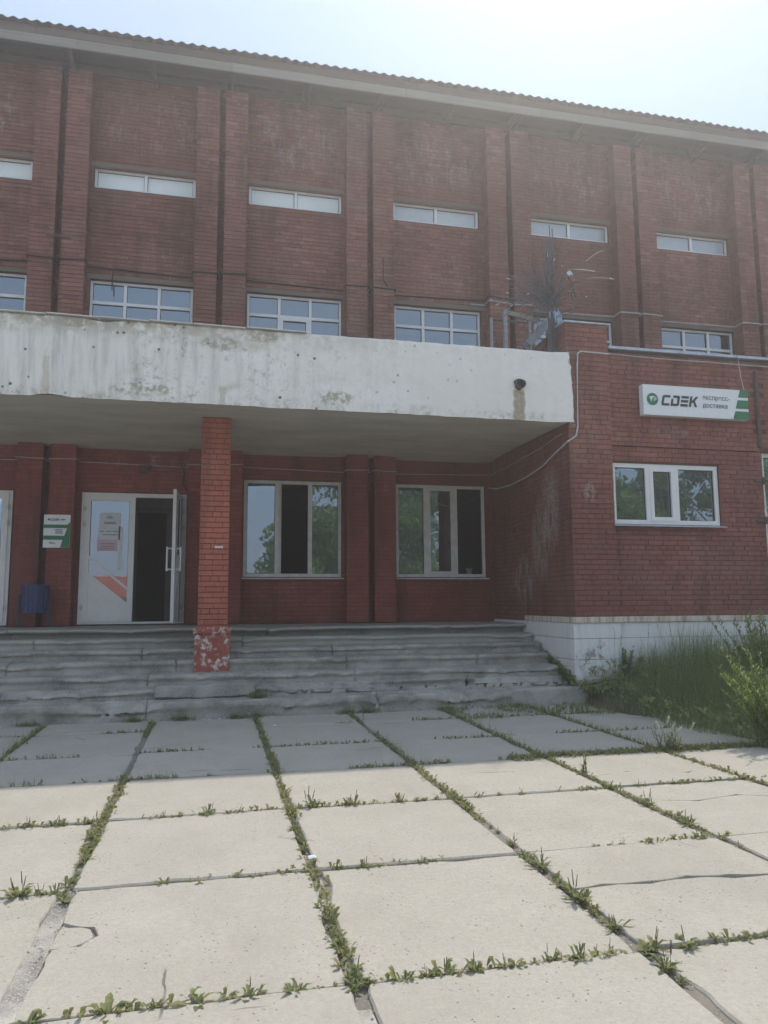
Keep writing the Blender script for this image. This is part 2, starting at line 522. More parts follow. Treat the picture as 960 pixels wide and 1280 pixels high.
M_BOARD = mat_wood('weathered board', (0.25, 0.225, 0.19), (0.34, 0.315, 0.275))
M_BOARDDK = mat_wood('old board', (0.16, 0.125, 0.10), (0.23, 0.185, 0.15))
M_BOARDUNDER = mat_wood('eave board', (0.11, 0.085, 0.065), (0.17, 0.135, 0.10))
M_ROOF = mat_concrete('roof sheet', (0.22, 0.19, 0.18), (0.29, 0.25, 0.235), (0.13, 0.11, 0.10), pit=0)
M_PVC = plain('white pvc', (0.72, 0.72, 0.70), 0.4, 0.4, var=0.05, sc=5)
M_PVCDIRTY = plain('weathered white frame', (0.60, 0.60, 0.57), 0.55, 0.35, var=0.15, sc=7)
M_SEAL = plain('rubber seal', (0.03, 0.03, 0.032), 0.6, 0.3)
M_BLIND = plain('pale blind', (0.62, 0.66, 0.66), 0.8, 0.2, var=0.06, sc=4)
M_BLINDGREY = plain('grey blind', (0.36, 0.41, 0.45), 0.8, 0.2, var=0.08, sc=4)
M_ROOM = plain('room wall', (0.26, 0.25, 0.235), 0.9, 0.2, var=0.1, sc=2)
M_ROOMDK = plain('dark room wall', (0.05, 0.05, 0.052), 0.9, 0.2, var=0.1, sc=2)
M_STEEL = plain('grey steel', (0.27, 0.28, 0.29), 0.5, 0.4, metal=0.3, var=0.25, sc=15)
M_ZINC = plain('zinc flashing', (0.42, 0.45, 0.49), 0.45, 0.5, metal=0.4, var=0.2, sc=8)
M_RUST = plain('rusty iron', (0.10, 0.075, 0.065), 0.8, 0.3, var=0.4, sc=25)
M_BLACK = plain('black cable', (0.03, 0.03, 0.033), 0.6, 0.3, var=0.2)
M_GREYCABLE = plain('grey cable', (0.40, 0.39, 0.38), 0.6, 0.3, var=0.2)
M_WHITECABLE = plain('white conduit', (0.52, 0.51, 0.50), 0.5, 0.4, var=0.12)
M_WIRE = plain('wire', (0.10, 0.10, 0.11), 0.6, 0.4, var=0.3)
M_TARP = plain('blue tarp', (0.32, 0.44, 0.56), 0.6, 0.4, var=0.3, sc=14)
M_BIN = plain('blue bin paint', (0.014, 0.03, 0.11), 0.5, 0.4, var=0.3, sc=9)
M_BINLEG = plain('bin stand paint', (0.012, 0.05, 0.07), 0.55, 0.4, var=0.3, sc=9)
M_SIGN = plain('sign face', (0.74, 0.76, 0.76), 0.4, 0.4, var=0.03)
M_GREEN = plain('sign green', (0.02, 0.17, 0.075), 0.45, 0.4, var=0.06)
M_INK = plain('sign lettering', (0.035, 0.045, 0.055), 0.5, 0.3, var=0.05)
M_PAPER = plain('paper', (0.62, 0.66, 0.68), 0.7, 0.2, var=0.04)
M_PAPERPINK = plain('pink paper', (0.60, 0.45, 0.50), 0.7, 0.2, var=0.04)
M_PAPERINK = plain('faint print', (0.30, 0.24, 0.26), 0.7, 0.2, var=0.1)
M_DOORBROWN = plain('inner door frame', (0.17, 0.155, 0.14), 0.6, 0.3, var=0.1)


def mat_glass(name, ior=2.7, tr=(0.62, 0.66, 0.66)):
    n = NT(name)
    t = n.n('ShaderNodeBsdfTransparent')
    t.inputs[0].default_value = (*tr, 1)
    g = n.n('ShaderNodeBsdfGlossy')
    g.inputs['Color'].default_value = (0.80, 0.90, 1.0, 1)  # blue of the mirrored sky is put into the reflection tint
    g.inputs['Roughness'].default_value = 0.004
    b = n.bump(n.noise(1.6, 2, 0.4), 0.03, 0.05)
    n.put(g.inputs['Normal'], b)
    fr = n.n('ShaderNodeFresnel')
    fr.inputs['IOR'].default_value = ior
    m = n.n('ShaderNodeMixShader')
    n.put(m.inputs[0], fr.outputs[0])
    n.nt.links.new(t.outputs[0], m.inputs[1])
    n.nt.links.new(g.outputs[0], m.inputs[2])
    n.nt.links.new(m.outputs[0], n.out.inputs[0])
    return n.mat


M_GLASS = mat_glass('window glass', 3.6)
M_GLASSUP = mat_glass('upper window glass', 3.2)
M_GLASSPLAIN = mat_glass('plain glass', 1.7)
n = NT('brightened pane')  # opaque pale colour in place of glass, brightness put into the pane
c = n.mix(n.mapr(n.noise(1.4, 4), .35, .7), (0.66, 0.72, 0.71), (0.76, 0.80, 0.78))
M_PANEBRIGHT = n.bsdf(c, 0.25, spec=0.6)
n = NT('grey brightened pane')  # greyer opaque pane, its brightness also put into the colour
c = n.mix(n.mapr(n.noise(1.1, 4), .35, .7), (0.36, 0.42, 0.46), (0.52, 0.57, 0.58))
M_PANEBRIGHTGREY = n.bsdf(c, 0.12, spec=0.9)


def mat_leaf(name, a, b, trans=0.35, dry=False):
    n = NT(name)
    t = n.tint()
    c = n.ramp(t, [(0.0, a), (0.75, b), (0.90, tuple(x * 1.2 for x in b)), (0.93, (0.34, 0.30, 0.15) if dry else tuple(x * 1.25 for x in b))])
    c = n.mix(n.mapr(n.noise(6, 3), 0.35, 0.7, 0, 0.4), c, tuple(x * 0.7 for x in a))
    d = n.n('ShaderNodeBsdfPrincipled')
    n.put(d.inputs['Base Color'], c)
    d.inputs['Roughness'].default_value = 0.55
    d.inputs['Specular IOR Level'].default_value = 0.3
    tl = n.n('ShaderNodeBsdfTranslucent')
    n.put(tl.inputs[0], n.mix(0.5, c, tuple(x * 1.6 for x in b)))
    m = n.n('ShaderNodeMixShader')
    m.inputs[0].default_value = trans
    n.nt.links.new(d.outputs[0], m.inputs[1])
    n.nt.links.new(tl.outputs[0], m.inputs[2])
    n.nt.links.new(m.outputs[0], n.out.inputs[0])
    return n.mat


M_WEED = mat_leaf('plantain leaf', (0.115, 0.15, 0.055), (0.24, 0.26, 0.11), .45, True)
M_GRASS = mat_leaf('joint grass', (0.125, 0.15, 0.045), (0.27, 0.27, 0.11), .45, True)
M_TALL = mat_leaf('tall grass', (0.11, 0.17, 0.055), (0.25, 0.31, 0.12), .45, True)
M_BUSH = mat_leaf('bush leaf', (0.15, 0.22, 0.05), (0.29, 0.36, 0.11), .5)
M_TREE = mat_leaf('tree leaf', (0.10, 0.19, 0.035), (0.22, 0.34, 0.08))
M_SEED = plain('seed spike', (0.14, 0.13, 0.06), 0.8, 0.2)
M_FLUFF = mat_leaf('seed fluff', (0.5, 0.5, 0.36), (0.66, 0.66, 0.5), 0.5)
M_BARK = plain('bark', (0.09, 0.07, 0.055), 0.95, 0.1, var=0.4, sc=14)

# ---------------------------------------------------------------- brickwork
CH = 0.079            # course height
JT = 0.010


def brick_list(u0, u1, z0, z1, openings=(), blen=0.258, seed=0):
    rnd = random.Random(seed)
    out = []
    k0 = int(math.floor(z0 / CH + 1e-6))
    k1 = int(math.ceil(z1 / CH - 1e-6))
    for k in range(k0, k1):
        za, zb = max(z0, k * CH + JT / 2), min(z1, (k + 1) * CH - JT / 2)
        if zb - za < 0.02:
            continue
        zm = (za + zb) / 2
        spans = [(u0, u1)]
        for (a, b, c, d) in openings:
            if c < zm < d:
                ns = []
                for (s, e) in spans:
                    if b <= s or a >= e:
                        ns.append((s, e))
                    else:
                        if a - s > 0.02:
                            ns.append((s, a))
                        if e - b > 0.02:
                            ns.append((b, e))
                spans = ns
        header = (k % 6 == 5)
        L = blen / 2 if header else blen
        off = (k % 2) * 0.5 * L + rnd.uniform(-0.02, 0.02) + (0.03 if header else 0)
        for (s, e) in spans:
            j = math.floor((s - off) / L)
            x = s
            while x < e - 1e-6:
                nx = min(e, off + (j + 1) * L)
                if e - nx < 0.035:
                    nx = e
                j += 1
                if nx - x < 0.03:
                    if nx >= e:
                        break
                    continue
                a = x + (.003 if x > s else 0)
                b = nx - (.003 if nx < e else 0)
                if b - a > 0.02:
                    out.append((a, b, za, zb, rnd.random() * 0.998 + 0.001, rnd.uniform(-0.0035, 0.0035), rnd.uniform(-0.002, 0.002)))
                x = nx
    return out


class Frame:
    def __init__(self, o, u, n):
        self.o, self.u, self.n = Vector(o), Vector(u), Vector(n)

    def p(self, u, d, z):
        q = self.o + self.u * u + self.n * d
        return (q.x, q.y, z)


def add_bricks(mb, fr, bl, dep=0.014):
    for (a, b, za, zb, t, pr, tz) in bl:
        i = -dep
        mb.hexa([fr.p(a, pr, za), fr.p(b, pr + tz, za), fr.p(b, i, za), fr.p(a, i, za),
                 fr.p(a, pr, zb), fr.p(b, pr + tz, zb), fr.p(b, i, zb), fr.p(a, i, zb)], t, 0, skip=(4,))


_bm_cache = {}


def brick_objects(fr, bl, mat, parent, dep=0.014):
    for (a, b, za, zb, t, pr, tz) in bl:
        L = round((b - a) / 0.006) * 0.006
        Hh = round((zb - za) / 0.004) * 0.004
        key = (L, Hh, mat.name, tuple(fr.u))
        me = _bm_cache.get(key)
        if me is None:
            mb = MB()
            f0 = Frame((0, 0, 0), fr.u, fr.n)
            h, l, ch = Hh / 2, L / 2, 0.004
            o8 = [f0.p(-l, -dep, -h), f0.p(l, -dep, -h), f0.p(l, -dep, h), f0.p(-l, -dep, h)]
            m8 = [f0.p(-l, -ch, -h), f0.p(l, -ch, -h), f0.p(l, -ch, h), f0.p(-l, -ch, h)]
            i8 = [f0.p(-l + ch, 0, -h + ch), f0.p(l - ch, 0, -h + ch), f0.p(l - ch, 0, h - ch), f0.p(-l + ch, 0, h - ch)]
            for A, B in ((o8, m8), (m8, i8)):
                for q in range(4):
                    w = (q + 1) % 4
                    mb.face([A[q], A[w], B[w], B[q]])
            mb.face(i8)
            me = mb.mesh('brick', mat)
            _bm_cache[key] = me
        o = link('brick', me, parent)
        c = fr.p((a + b) / 2, pr, (za + zb) / 2)
        pl = parent.location
        o.location = (c[0] - pl.x, c[1] - pl.y, c[2] - pl.z)
        o.rotation_euler = (tz * 1.5, tz * 2.0, tz * 2)


def wall_core(mb, fr, u0, u1, z0, z1, openings, d, reveal=0.16, t=0.0):
    """mortar sheet behind the bricks with holes and reveals"""
    us = sorted({u0, u1, *[q for o in openings for q in o[:2] if u0 < q < u1]})
    zs = sorted({z0, z1, *[q for o in openings for q in o[2:] if z0 < q < z1]})
    for i in range(len(us) - 1):
        for j in range(len(zs) - 1):
            um, zm = (us[i] + us[i + 1]) / 2, (zs[j] + zs[j + 1]) / 2
            if any(o[0] < um < o[1] and o[2] < zm < o[3] for o in openings):
                continue
            mb.face([fr.p(us[i], d, zs[j]), fr.p(us[i + 1], d, zs[j]), fr.p(us[i + 1], d, zs[j + 1]), fr.p(us[i], d, zs[j + 1])], t)
    for (a, b, c, e) in openings:
        i = d - reveal
        mb.face([fr.p(a, d, c), fr.p(a, d, e), fr.p(a, i, e), fr.p(a, i, c)], t)
        mb.face([fr.p(b, d, c), fr.p(b, i, c), fr.p(b, i, e), fr.p(b, d, e)], t)
        mb.face([fr.p(a, d, c), fr.p(a, i, c), fr.p(b, i, c), fr.p(b, d, c)], t)
        mb.face([fr.p(a, d, e), fr.p(b, d, e), fr.p(b, i, e), fr.p(a, i, e)], t)


# ---------------------------------------------------------------- windows
def make_window(parent, x0, x1, z0, z1, yf, cols, rows=(), fw=0.055, mat=None, glass=None, blind=None, sash=(), sill=True, mull=0.055, label=None, open_at=None, plain_at=None):
    """frame front at yf, glass 4 cm behind. cols: interior mullion positions 0-1; rows: transom heights 0-1"""
    mat = mat or M_PVC
    glass = glass or M_GLASSUP
    b = MB()
    d = 0.07
    b.box(x0, x0 + fw, yf, yf + d, z0, z1)
    b.box(x1 - fw, x1, yf, yf + d, z0, z1)
    b.box(x0 + fw, x1 - fw, yf + .001, yf + d - .001, z0, z0 + fw)
    b.box(x0 + fw, x1 - fw, yf + .001, yf + d - .001, z1 - fw, z1)
    w = b.build('window', mat, parent)
    if label:
        w['label'] = label
    ix0, ix1, iz0, iz1 = x0 + fw, x1 - fw, z0 + fw, z1 - fw
    cx = [ix0] + [x0 + (x1 - x0) * q for q in cols] + [ix1]
    cz = [iz0] + [z0 + (z1 - z0) * q for q in rows] + [iz1]
    for q in cx[1:-1]:
        sub_box('mullion', q - mull / 2, q + mull / 2, yf - 0.002, yf + d, iz0, iz1, mat, w)
    for q in cz[1:-1]:
        for i in range(len(cx) - 1):
            a = cx[i] + (mull / 2 if i else 0)
            e = cx[i + 1] - (mull / 2 if i < len(cx) - 2 else 0)
            sub_box('transom', a, e, yf + 0.001, yf + d - 0.003, q - mull / 2, q + mull / 2, mat, w)
    for i in range(len(cx) - 1):
        for j in range(len(cz) - 1):
            a = cx[i] + (mull / 2 if i else 0)
            e = cx[i + 1] - (mull / 2 if i < len(cx) - 2 else 0)
            c = cz[j] + (mull / 2 if j else 0)
            f = cz[j + 1] - (mull / 2 if j < len(cz) - 2 else 0)
            if (i, j) in sash:
                s = MB()
                sw = 0.05
                yy = yf - 0.012
                s.box(a - .01, a + sw, yy, yf + 0.05, c - .01, f + .01)
                s.box(e - sw, e + .01, yy, yf + 0.05, c - .01, f + .01)
                s.box(a + sw, e - sw, yy + .001, yf + 0.05, c - .01, c + sw)
                s.box(a + sw, e - sw, yy + .001, yf + 0.05, f - sw, f + .01)
                s.build('sash', mat, w)
                a, e, c, f = a + sw, e - sw, c + sw, f - sw
            if (i, j) == open_at:
                # casement swung into the room
                s = MB()
                for (p0, p1, q0, q1) in ((0, .05, c, f), (.42, .47, c, f), (.05, .42, c, c + .05), (.05, .42, f - .05, f)):
                    s.box(a + .005, a + .05, yf + .08 + p0, yf + .08 + p1, q0, q1)
                s.build('open_casement', mat, w)
                continue
            g = MB()
            k = random.uniform(-0.003, 0.003)
            g.face([(a, yf + .04 + k, c), (e, yf + .04 - k, c), (e, yf + .04 - k * .5, f), (a, yf + .04 + k * .6, f)])
            g.build('pane', M_GLASSPLAIN if (i, j) == plain_at else glass, w)
            sl_ = MB()
            q = 0.008
            for (A, B, C, D) in ((a, a + q, c, f), (e - q, e, c, f), (a + q, e - q, c, c + q), (a + q, e - q, f - q, f)):
                sl_.box(A, B, yf + .028, yf + .046, C, D)
            sl_.build('seal', M_SEAL, w)
    if blind:
        sub_box('blind', x0 + .02, x1 - .02, yf + 0.10, yf + 0.11, z0 + .02, z1 - .02, blind, w)
    if sill:
        s = MB()
        s.hexa([(x0 - .03, yf - .14, z0 - .045), (x1 + .03, yf - .14, z0 - .045), (x1 + .03, yf + .02, z0 - .02), (x0 - .03, yf + .02, z0 - .02),
                (x0 - .03, yf - .14, z0 - .03), (x1 + .03, yf - .14, z0 - .03), (x1 + .03, yf + .02, z0 - .003), (x0 - .03, yf + .02, z0 - .003)])
        s.build('sill', M_PVCDIRTY if mat is M_PVCDIRTY else M_ZINC, w)
    return w


# ---------------------------------------------------------------- main building
Y0 = 13.95
YP = 13.68
BAY = 2.9
DX0, DX1 = -2.28, -0.50
ZL = 1.14                 # landing level at the wall
main = thing('brick_building', 'long three storey red brick building with paired pilasters and slanting corrugated eave', 'building')
XA, XB = -8.6, 19.2
pil = []                  # pilaster spans
for c0 in (-8.55, -5.70, -2.84, 0.0, 2.87, 5.80, 8.71, 11.66, 14.6, 17.5):
    pil.append((c0 - 0.47, c0 - 0.06))
    pil.append((c0 + 0.06, c0 + 0.47))
bays = {-3: -8.03, -2: -5.20, -1: -2.31, 0: 0.52, 1: 3.40, 2: 6.37, 3: 9.33, 4: 12.2, 5: 15.1}          # left edge of each window
wins = []
for k, bx in bays.items():
    x0, x1 = bx, bx + 1.83
    wins.append((k, x0, x1))
fr_main = Frame((0, Y0, 0), (1, 0, 0), (0, -1, 0))
op_up, op_low = [], []
for k, x0, x1 in wins:
    op_up.append((x0, x1, 9.18, 9.585))
    op_up.append((x0, x1, 6.62, 7.40))
    kk = k
    if kk in (0, 1):
        op_low.append((x0, x1, 1.97, 3.78))
    elif kk in (-1, -2):
        op_low.append((DX0 - .005 + (0 if kk == -1 else -BAY), DX1 + .005 + (0 if kk == -1 else -BAY), ZL, 3.46))
ZT = 11.42
up = brick_list(XA, XB, 4.3, ZT, op_up, seed=3)
# courses hidden by pilasters are left out
up = [b for b in up if not any(p[0] - 0.01 < b[0] and b[1] < p[1] + 0.01 for p in pil)]
mb = MB()
add_bricks(mb, fr_main, up)
mb.build('upper_brickwork', M_BRICK, main, kind='stuff')
low = brick_list(-6.3, 5.37, ZL, 4.3, op_low, seed=4)
low = [b for b in low if not any(p[0] - 0.01 < b[0] and b[1] < p[1] + 0.01 for p in pil)]
low.sort(key=lambda b: ((b[0] + b[1]) / 2 - 0) ** 2 + ((b[2] + b[3]) / 2 - 1.5) ** 2 + (999 if b[0] < -3.6 else 0) - (4.0 if b[0] > 0.4 else 0) - (b[1] - b[0]) * 8)
brick_objects(fr_main, low[:290], M_BRICKLOW, main)
mb = MB()
add_bricks(mb, fr_main, low[290:])
mb.build('lower_brickwork', M_BRICKLOW, main, kind='stuff')
mb = MB()
wall_core(mb, fr_main, XA, XB, 4.3, ZT + 0.3, op_up, -0.009)
mb.build('wall', M_MORTAR, main)
mb = MB()
wall_core(mb, fr_main, XA, 5.34, -0.3, 4.3, op_low, -0.009)
mb.build('ground_floor_wall', M_MORTARDK, main)
# pilasters
for i, (a, b) in enumerate(pil):
    if a > XB - .5:
        continue
    m = MB()
    D = Y0 - YP
    zb = 4.28 if a > 5.2 else ZL
    # corner bricks, alternating with the courses
    ff = Frame((0, YP, 0), (1, 0, 0), (0, -1, 0))
    fl = Frame((a, Y0, 0), (0, -1, 0), (-1, 0, 0))
    frr = Frame((b, YP, 0), (0, 1, 0), (1, 0, 0))
    for z_lo, z_hi, mi in ((zb, 4.25, 1), (max(zb, 4.25), 11.30, 0)):
        if z_hi - z_lo < .1:
            continue
        m2 = MB()
        for fx_, u0, u1, sd in ((ff, a, b, 1), (fl, 0.0, D - .014, 2), (frr, .014, D, 3)):
            if fx_ is ff:
                bl = brick_list(u0, u1, z_lo, z_hi, (), seed=100 + i * 7 + sd)
                # three-piece courses: break the joints at 0.26 / 0.13
                bl2 = []
                for (p, q, za, zb_, t, pr, tz) in bl:
                    bl2.append((p, q, za, zb_, t, pr, tz))
                bl = bl2
            else:
                bl = brick_list(u0, u1, z_lo, z_hi, (), seed=100 + i * 7 + sd)
            add_bricks(m2, fx_, bl)
        n0 = len(m.v)
        m.v += m2.v
        m.f += [tuple(q + n0 for q in f) for f in m2.f]
        m.t += m2.t
        m.m += [mi] * len(m2.f)
    n0 = len(m.f)
    m.box(a + .009, b - .009, YP + .009, Y0 - .001, zb, 11.30)
    m.m[n0:] = [2] * (len(m.f) - n0)
    m.build('pilaster', [M_BRICK, M_BRICKLOW, M_MORTARDK], main)

# windows of the main building
for k, x0, x1 in wins:
    kk = k
    bl = M_BLIND if kk <= 1 else M_BLINDGREY
    make_window(main, x0 + .005, x1 - .005, 9.185, 9.58, Y0 + 0.06, (0.5,), (), fw=0.045, glass=M_PANEBRIGHT if kk <= 0 else M_PANEBRIGHTGREY, sill=False)
    sash = ((1, 0),) if kk == 0 else ()
    make_window(main, x0 + .005, x1 - .005, 6.625, 7.395, Y0 + 0.07, (0.335, 0.665), (0.47,), fw=0.045, sash=sash, sill=True, blind=M_BLINDGREY if kk in (-1, 0) else None)
    # lintel beam over the second storey windows
    for zz in (7.405, 9.59):
        sub_box('lintel', x0 - .12, x1 + .12, Y0 - 0.012, Y0 + 0.02, zz, zz + 0.085, M_BOARDDK, main)
x0, x1 = bays[0], bays[0] + 1.83
w1 = make_window(main, x0 + .005, x1 - .005, 1.975, 3.775, Y0 + 0.05, (0.335, 0.675), (), fw=0.06, mat=M_PVCDIRTY, glass=M_GLASS, mull=0.075, open_at=(1, 0))
x0, x1 = bays[1], bays[1] + 1.83
w2 = make_window(main, x0 + .005, x1 - .005, 1.975, 3.775, Y0 + 0.05, (0.335, 0.665), (), fw=0.06, mat=M_PVCDIRTY, glass=M_GLASS, mull=0.085, sash=((1, 0),), plain_at=(2, 0))

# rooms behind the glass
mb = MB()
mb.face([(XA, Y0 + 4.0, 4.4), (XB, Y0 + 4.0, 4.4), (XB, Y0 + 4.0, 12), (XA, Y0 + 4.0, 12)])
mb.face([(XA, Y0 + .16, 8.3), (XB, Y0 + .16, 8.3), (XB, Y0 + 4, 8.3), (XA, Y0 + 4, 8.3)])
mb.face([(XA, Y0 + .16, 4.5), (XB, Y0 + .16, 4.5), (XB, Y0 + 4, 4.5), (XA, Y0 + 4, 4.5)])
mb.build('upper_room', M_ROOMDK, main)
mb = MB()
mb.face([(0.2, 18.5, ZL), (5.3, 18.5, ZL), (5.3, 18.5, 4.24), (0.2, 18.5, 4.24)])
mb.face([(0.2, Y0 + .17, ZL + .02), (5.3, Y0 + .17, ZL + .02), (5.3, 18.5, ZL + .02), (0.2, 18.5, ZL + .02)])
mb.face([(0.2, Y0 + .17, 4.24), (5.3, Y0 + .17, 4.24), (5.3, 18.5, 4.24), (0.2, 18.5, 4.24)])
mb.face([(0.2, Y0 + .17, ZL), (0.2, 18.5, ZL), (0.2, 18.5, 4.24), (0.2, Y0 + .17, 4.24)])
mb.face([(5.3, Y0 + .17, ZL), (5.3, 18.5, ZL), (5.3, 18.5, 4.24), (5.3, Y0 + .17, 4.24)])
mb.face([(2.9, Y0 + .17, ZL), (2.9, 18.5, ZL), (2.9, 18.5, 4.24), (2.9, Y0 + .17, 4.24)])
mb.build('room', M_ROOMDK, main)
# end walls, back wall, roof
mb = MB()
mb.face([(XA, Y0, -0.3), (XA, 26, -0.3), (XA, 26, 12.4), (XA, Y0, 11.7)])
mb.face([(XB, Y0, -0.3), (XB, 26, -0.3), (XB, 26, 12.4), (XB, Y0, 11.7)])
mb.face([(XA, 26, -0.3), (XB, 26, -0.3), (XB, 26, 12.4), (XA, 26, 12.4)])
mb.build('rear_walls', M_BRICK, main)

# eave: fascia boards, rafter tails, soffit boards, corrugated sheets
YE = 13.22
x = XA - .3
while x < XB + .2:
    L = random.uniform(2.6, 3.6)
    e = min(x + L, XB + .3)
    dz = random.uniform(-.006, .006)
    b_ = MB()
    b_.box(x, e - .006, YE, YE + .03, 11.36 + dz, 11.535 + dz)
    b_.build('fascia_board', M_BOARD, main)
    x = e
x = XA - .3
while x < XB + .2:
    L = random.uniform(1.4, 2.4)
    e = min(x + L, XB + .3)
    dz = random.uniform(-.004, .004)
    b_ = MB()
    b_.box(x, e - .006, YE + .012, YE + .035, 11.55 + dz, 11.70 + dz)
    b_.build('upper_fascia_board', M_BOARDDK, main)
    x = e
k = 0
xx = XA
while xx < XB:
    b_ = MB()
    b_.hexa([(xx, YE + .036, 11.40), (xx + .06, YE + .036, 11.40), (xx + .06, Y0 + .3, 11.50), (xx, Y0 + .3, 11.50),
             (xx, YE + .036, 11.56), (xx + .06, YE + .036, 11.56), (xx + .06, Y0 + .3, 11.66), (xx, Y0 + .3, 11.66)])
    b_.build('rafter', M_BOARDUNDER, main)
    b_ = MB()
    b_.hexa([(xx + .07, YE + .04, 11.41), (xx + .12, YE + .04, 11.41), (xx + .12, Y0 - .012, 11.26), (xx + .07, Y0 - .012, 11.26),
             (xx + .07, YE + .04, 11.46), (xx + .12, YE + .04, 11.46), (xx + .12, Y0 - .012, 11.31), (xx + .07, Y0 - .012, 11.31)])
    b_.build('strut', M_BOARDUNDER, main)
    xx += 1.45
for i in range(4):
    y = YE + .05 + i * .2
    b_ = MB()
    z = 11.57 + (y - YE) * .12
    b_.box(XA, XB, y, y + .185, z, z + .02)
    b_.build('soffit_board', M_BOARDUNDER, main)
sub_box('wall_plate', XA, XB, Y0 - .03, Y0 + .1, 11.425, 11.56, M_BOARDUNDER, main)
xx = XA - .35
PIT = math.tan(R(8))
while xx < XB + .3:
    b_ = MB()
    nx, wl, am = 40, 0.19, 0.021
    wid = 1.14
    rows = (YE - .10 + random.uniform(-.015, .015), 14.5, 17, 20)
    dz = random.uniform(-.006, .006)
    v0 = len(b_.v)
    for side in (0, 1):
        for y in rows:
            for i in range(nx + 1):
                X = xx + wid * i / nx
                z = 11.715 + dz + am * math.cos(2 * PI * X / wl) + (y - YE) * PIT + (.009 if side == 0 else 0)
                b_.v.append((X, y, z))
    st = nx + 1
    for side in (0, 1):
        o_ = side * st * len(rows)
        for r in range(len(rows) - 1):
            for i in range(nx):
                q = (o_ + r * st + i, o_ + r * st + i + 1, o_ + (r + 1) * st + i + 1, o_ + (r + 1) * st + i)
                b_.f.append(q if side == 0 else q[::-1])
    for i in range(nx):
        b_.f.append((i, st * len(rows) + i, st * len(rows) + i + 1, i + 1))
    b_.t = [0.0] * len(b_.f)
    b_.m = [0] * len(b_.f)
    b_.build('roof_sheet', M_ROOF, main, smooth=False)
    xx += 1.13
b_ = MB()
b_.face([(XA, 19.9, 12.55), (XB, 19.9, 12.55), (XB, 26.2, 12.45), (XA, 26.2, 12.45)])
b_.build('rear_roof', M_ROOF, main)


# ---------------------------------------------------------------- doors
def hinge_pts(parent, x, zs, y):
    for z in zs:
        b_ = MB()
        b_.tube([(x, y, z - .05), (x, y, z + .05)], .014, 6)
        b_.box(x - .03, x + .03, y + .004, y + .012, z - .03, z + .03)
        b_.build('hinge', M_PVCDIRTY, parent)


def pull_handle(parent, x, y, z0, z1, dy, mat):
    b_ = MB()
    b_.tube([(x, y, z0), (x, y + dy, z0), (x, y + dy, z1), (x, y, z1)], .014, 6)
    b_.build('handle', mat, parent)


def door_leaf(parent, M, w, z0, z1, glass):
    """leaf in local coords: hinge at 0, extends +u by w; M maps (u, d, z) to world"""
    def hexbox(b, u0, u1, d0, d1, za, zb):
        b.hexa([M(u0, d0, za), M(u1, d0, za), M(u1, d1, za), M(u0, d1, za), M(u0, d0, zb), M(u1, d0, zb), M(u1, d1, zb), M(u0, d1, zb)])
    fw = 0.095
    b = MB()
    hexbox(b, 0, fw, 0, .055, z0, z1)
    hexbox(b, w - fw, w, 0, .055, z0, z1)
    hexbox(b, fw, w - fw, .001, .054, z1 - fw, z1)
    hexbox(b, fw, w - fw, .001, .054, z0, z0 + fw)
    H = z1 - z0
    # slanting bars: lower one tops the solid panel, the upper one crosses the glass
    zl0, zl1 = z0 + 0.385 * H, z0 + 0.15 * H
    zu0, zu1 = z0 + 0.52 * H, z0 + 0.27 * H
    bw = 0.055
    for (a, e) in ((zl0, zl1), (zu0, zu1)):
        b.hexa([M(fw, .002, a - bw), M(w - fw, .002, e - bw), M(w - fw, .053, e - bw), M(fw, .053, a - bw),
                M(fw, .002, a), M(w - fw, .002, e), M(w - fw, .053, e), M(fw, .053, a)])
    lf = b.build('door_leaf', M_PVC, parent)
    p = MB()
    p.hexa([M(fw, .015, z0 + fw), M(w - fw, .015, z0 + fw), M(w - fw, .04, z0 + fw), M(fw, .04, z0 + fw),
            M(fw, .015, zl0 - bw), M(w - fw, .015, zl1 - bw), M(w - fw, .04, zl1 - bw), M(fw, .04, zl0 - bw)])
    p.build('door_panel', M_PVC, parent)
    g = MB()
    g.face([M(fw, .025, zu0), M(w - fw, .025, zu1), M(w - fw, .025, z1 - fw), M(fw, .025, z1 - fw)])
    g.build('door_glass', glass, parent)
    g = MB()
    g.face([M(fw, .025, zl0), M(w - fw, .025, zl1), M(w - fw, .025, zu1 - bw), M(fw, .025, zu0 - bw)])
    g.build('door_glass', glass, parent)
    q = MB()
    sw = .007
    for (a, c, e, f) in ((fw, zu0, fw, z1 - fw), (w - fw, zu1, w - fw, z1 - fw)):
        hexbox(q, a - sw if a > .3 else a, a + sw if a < .3 else a, .012, .028, c, f)
    q.build('seal', M_SEAL, parent)
    return lf


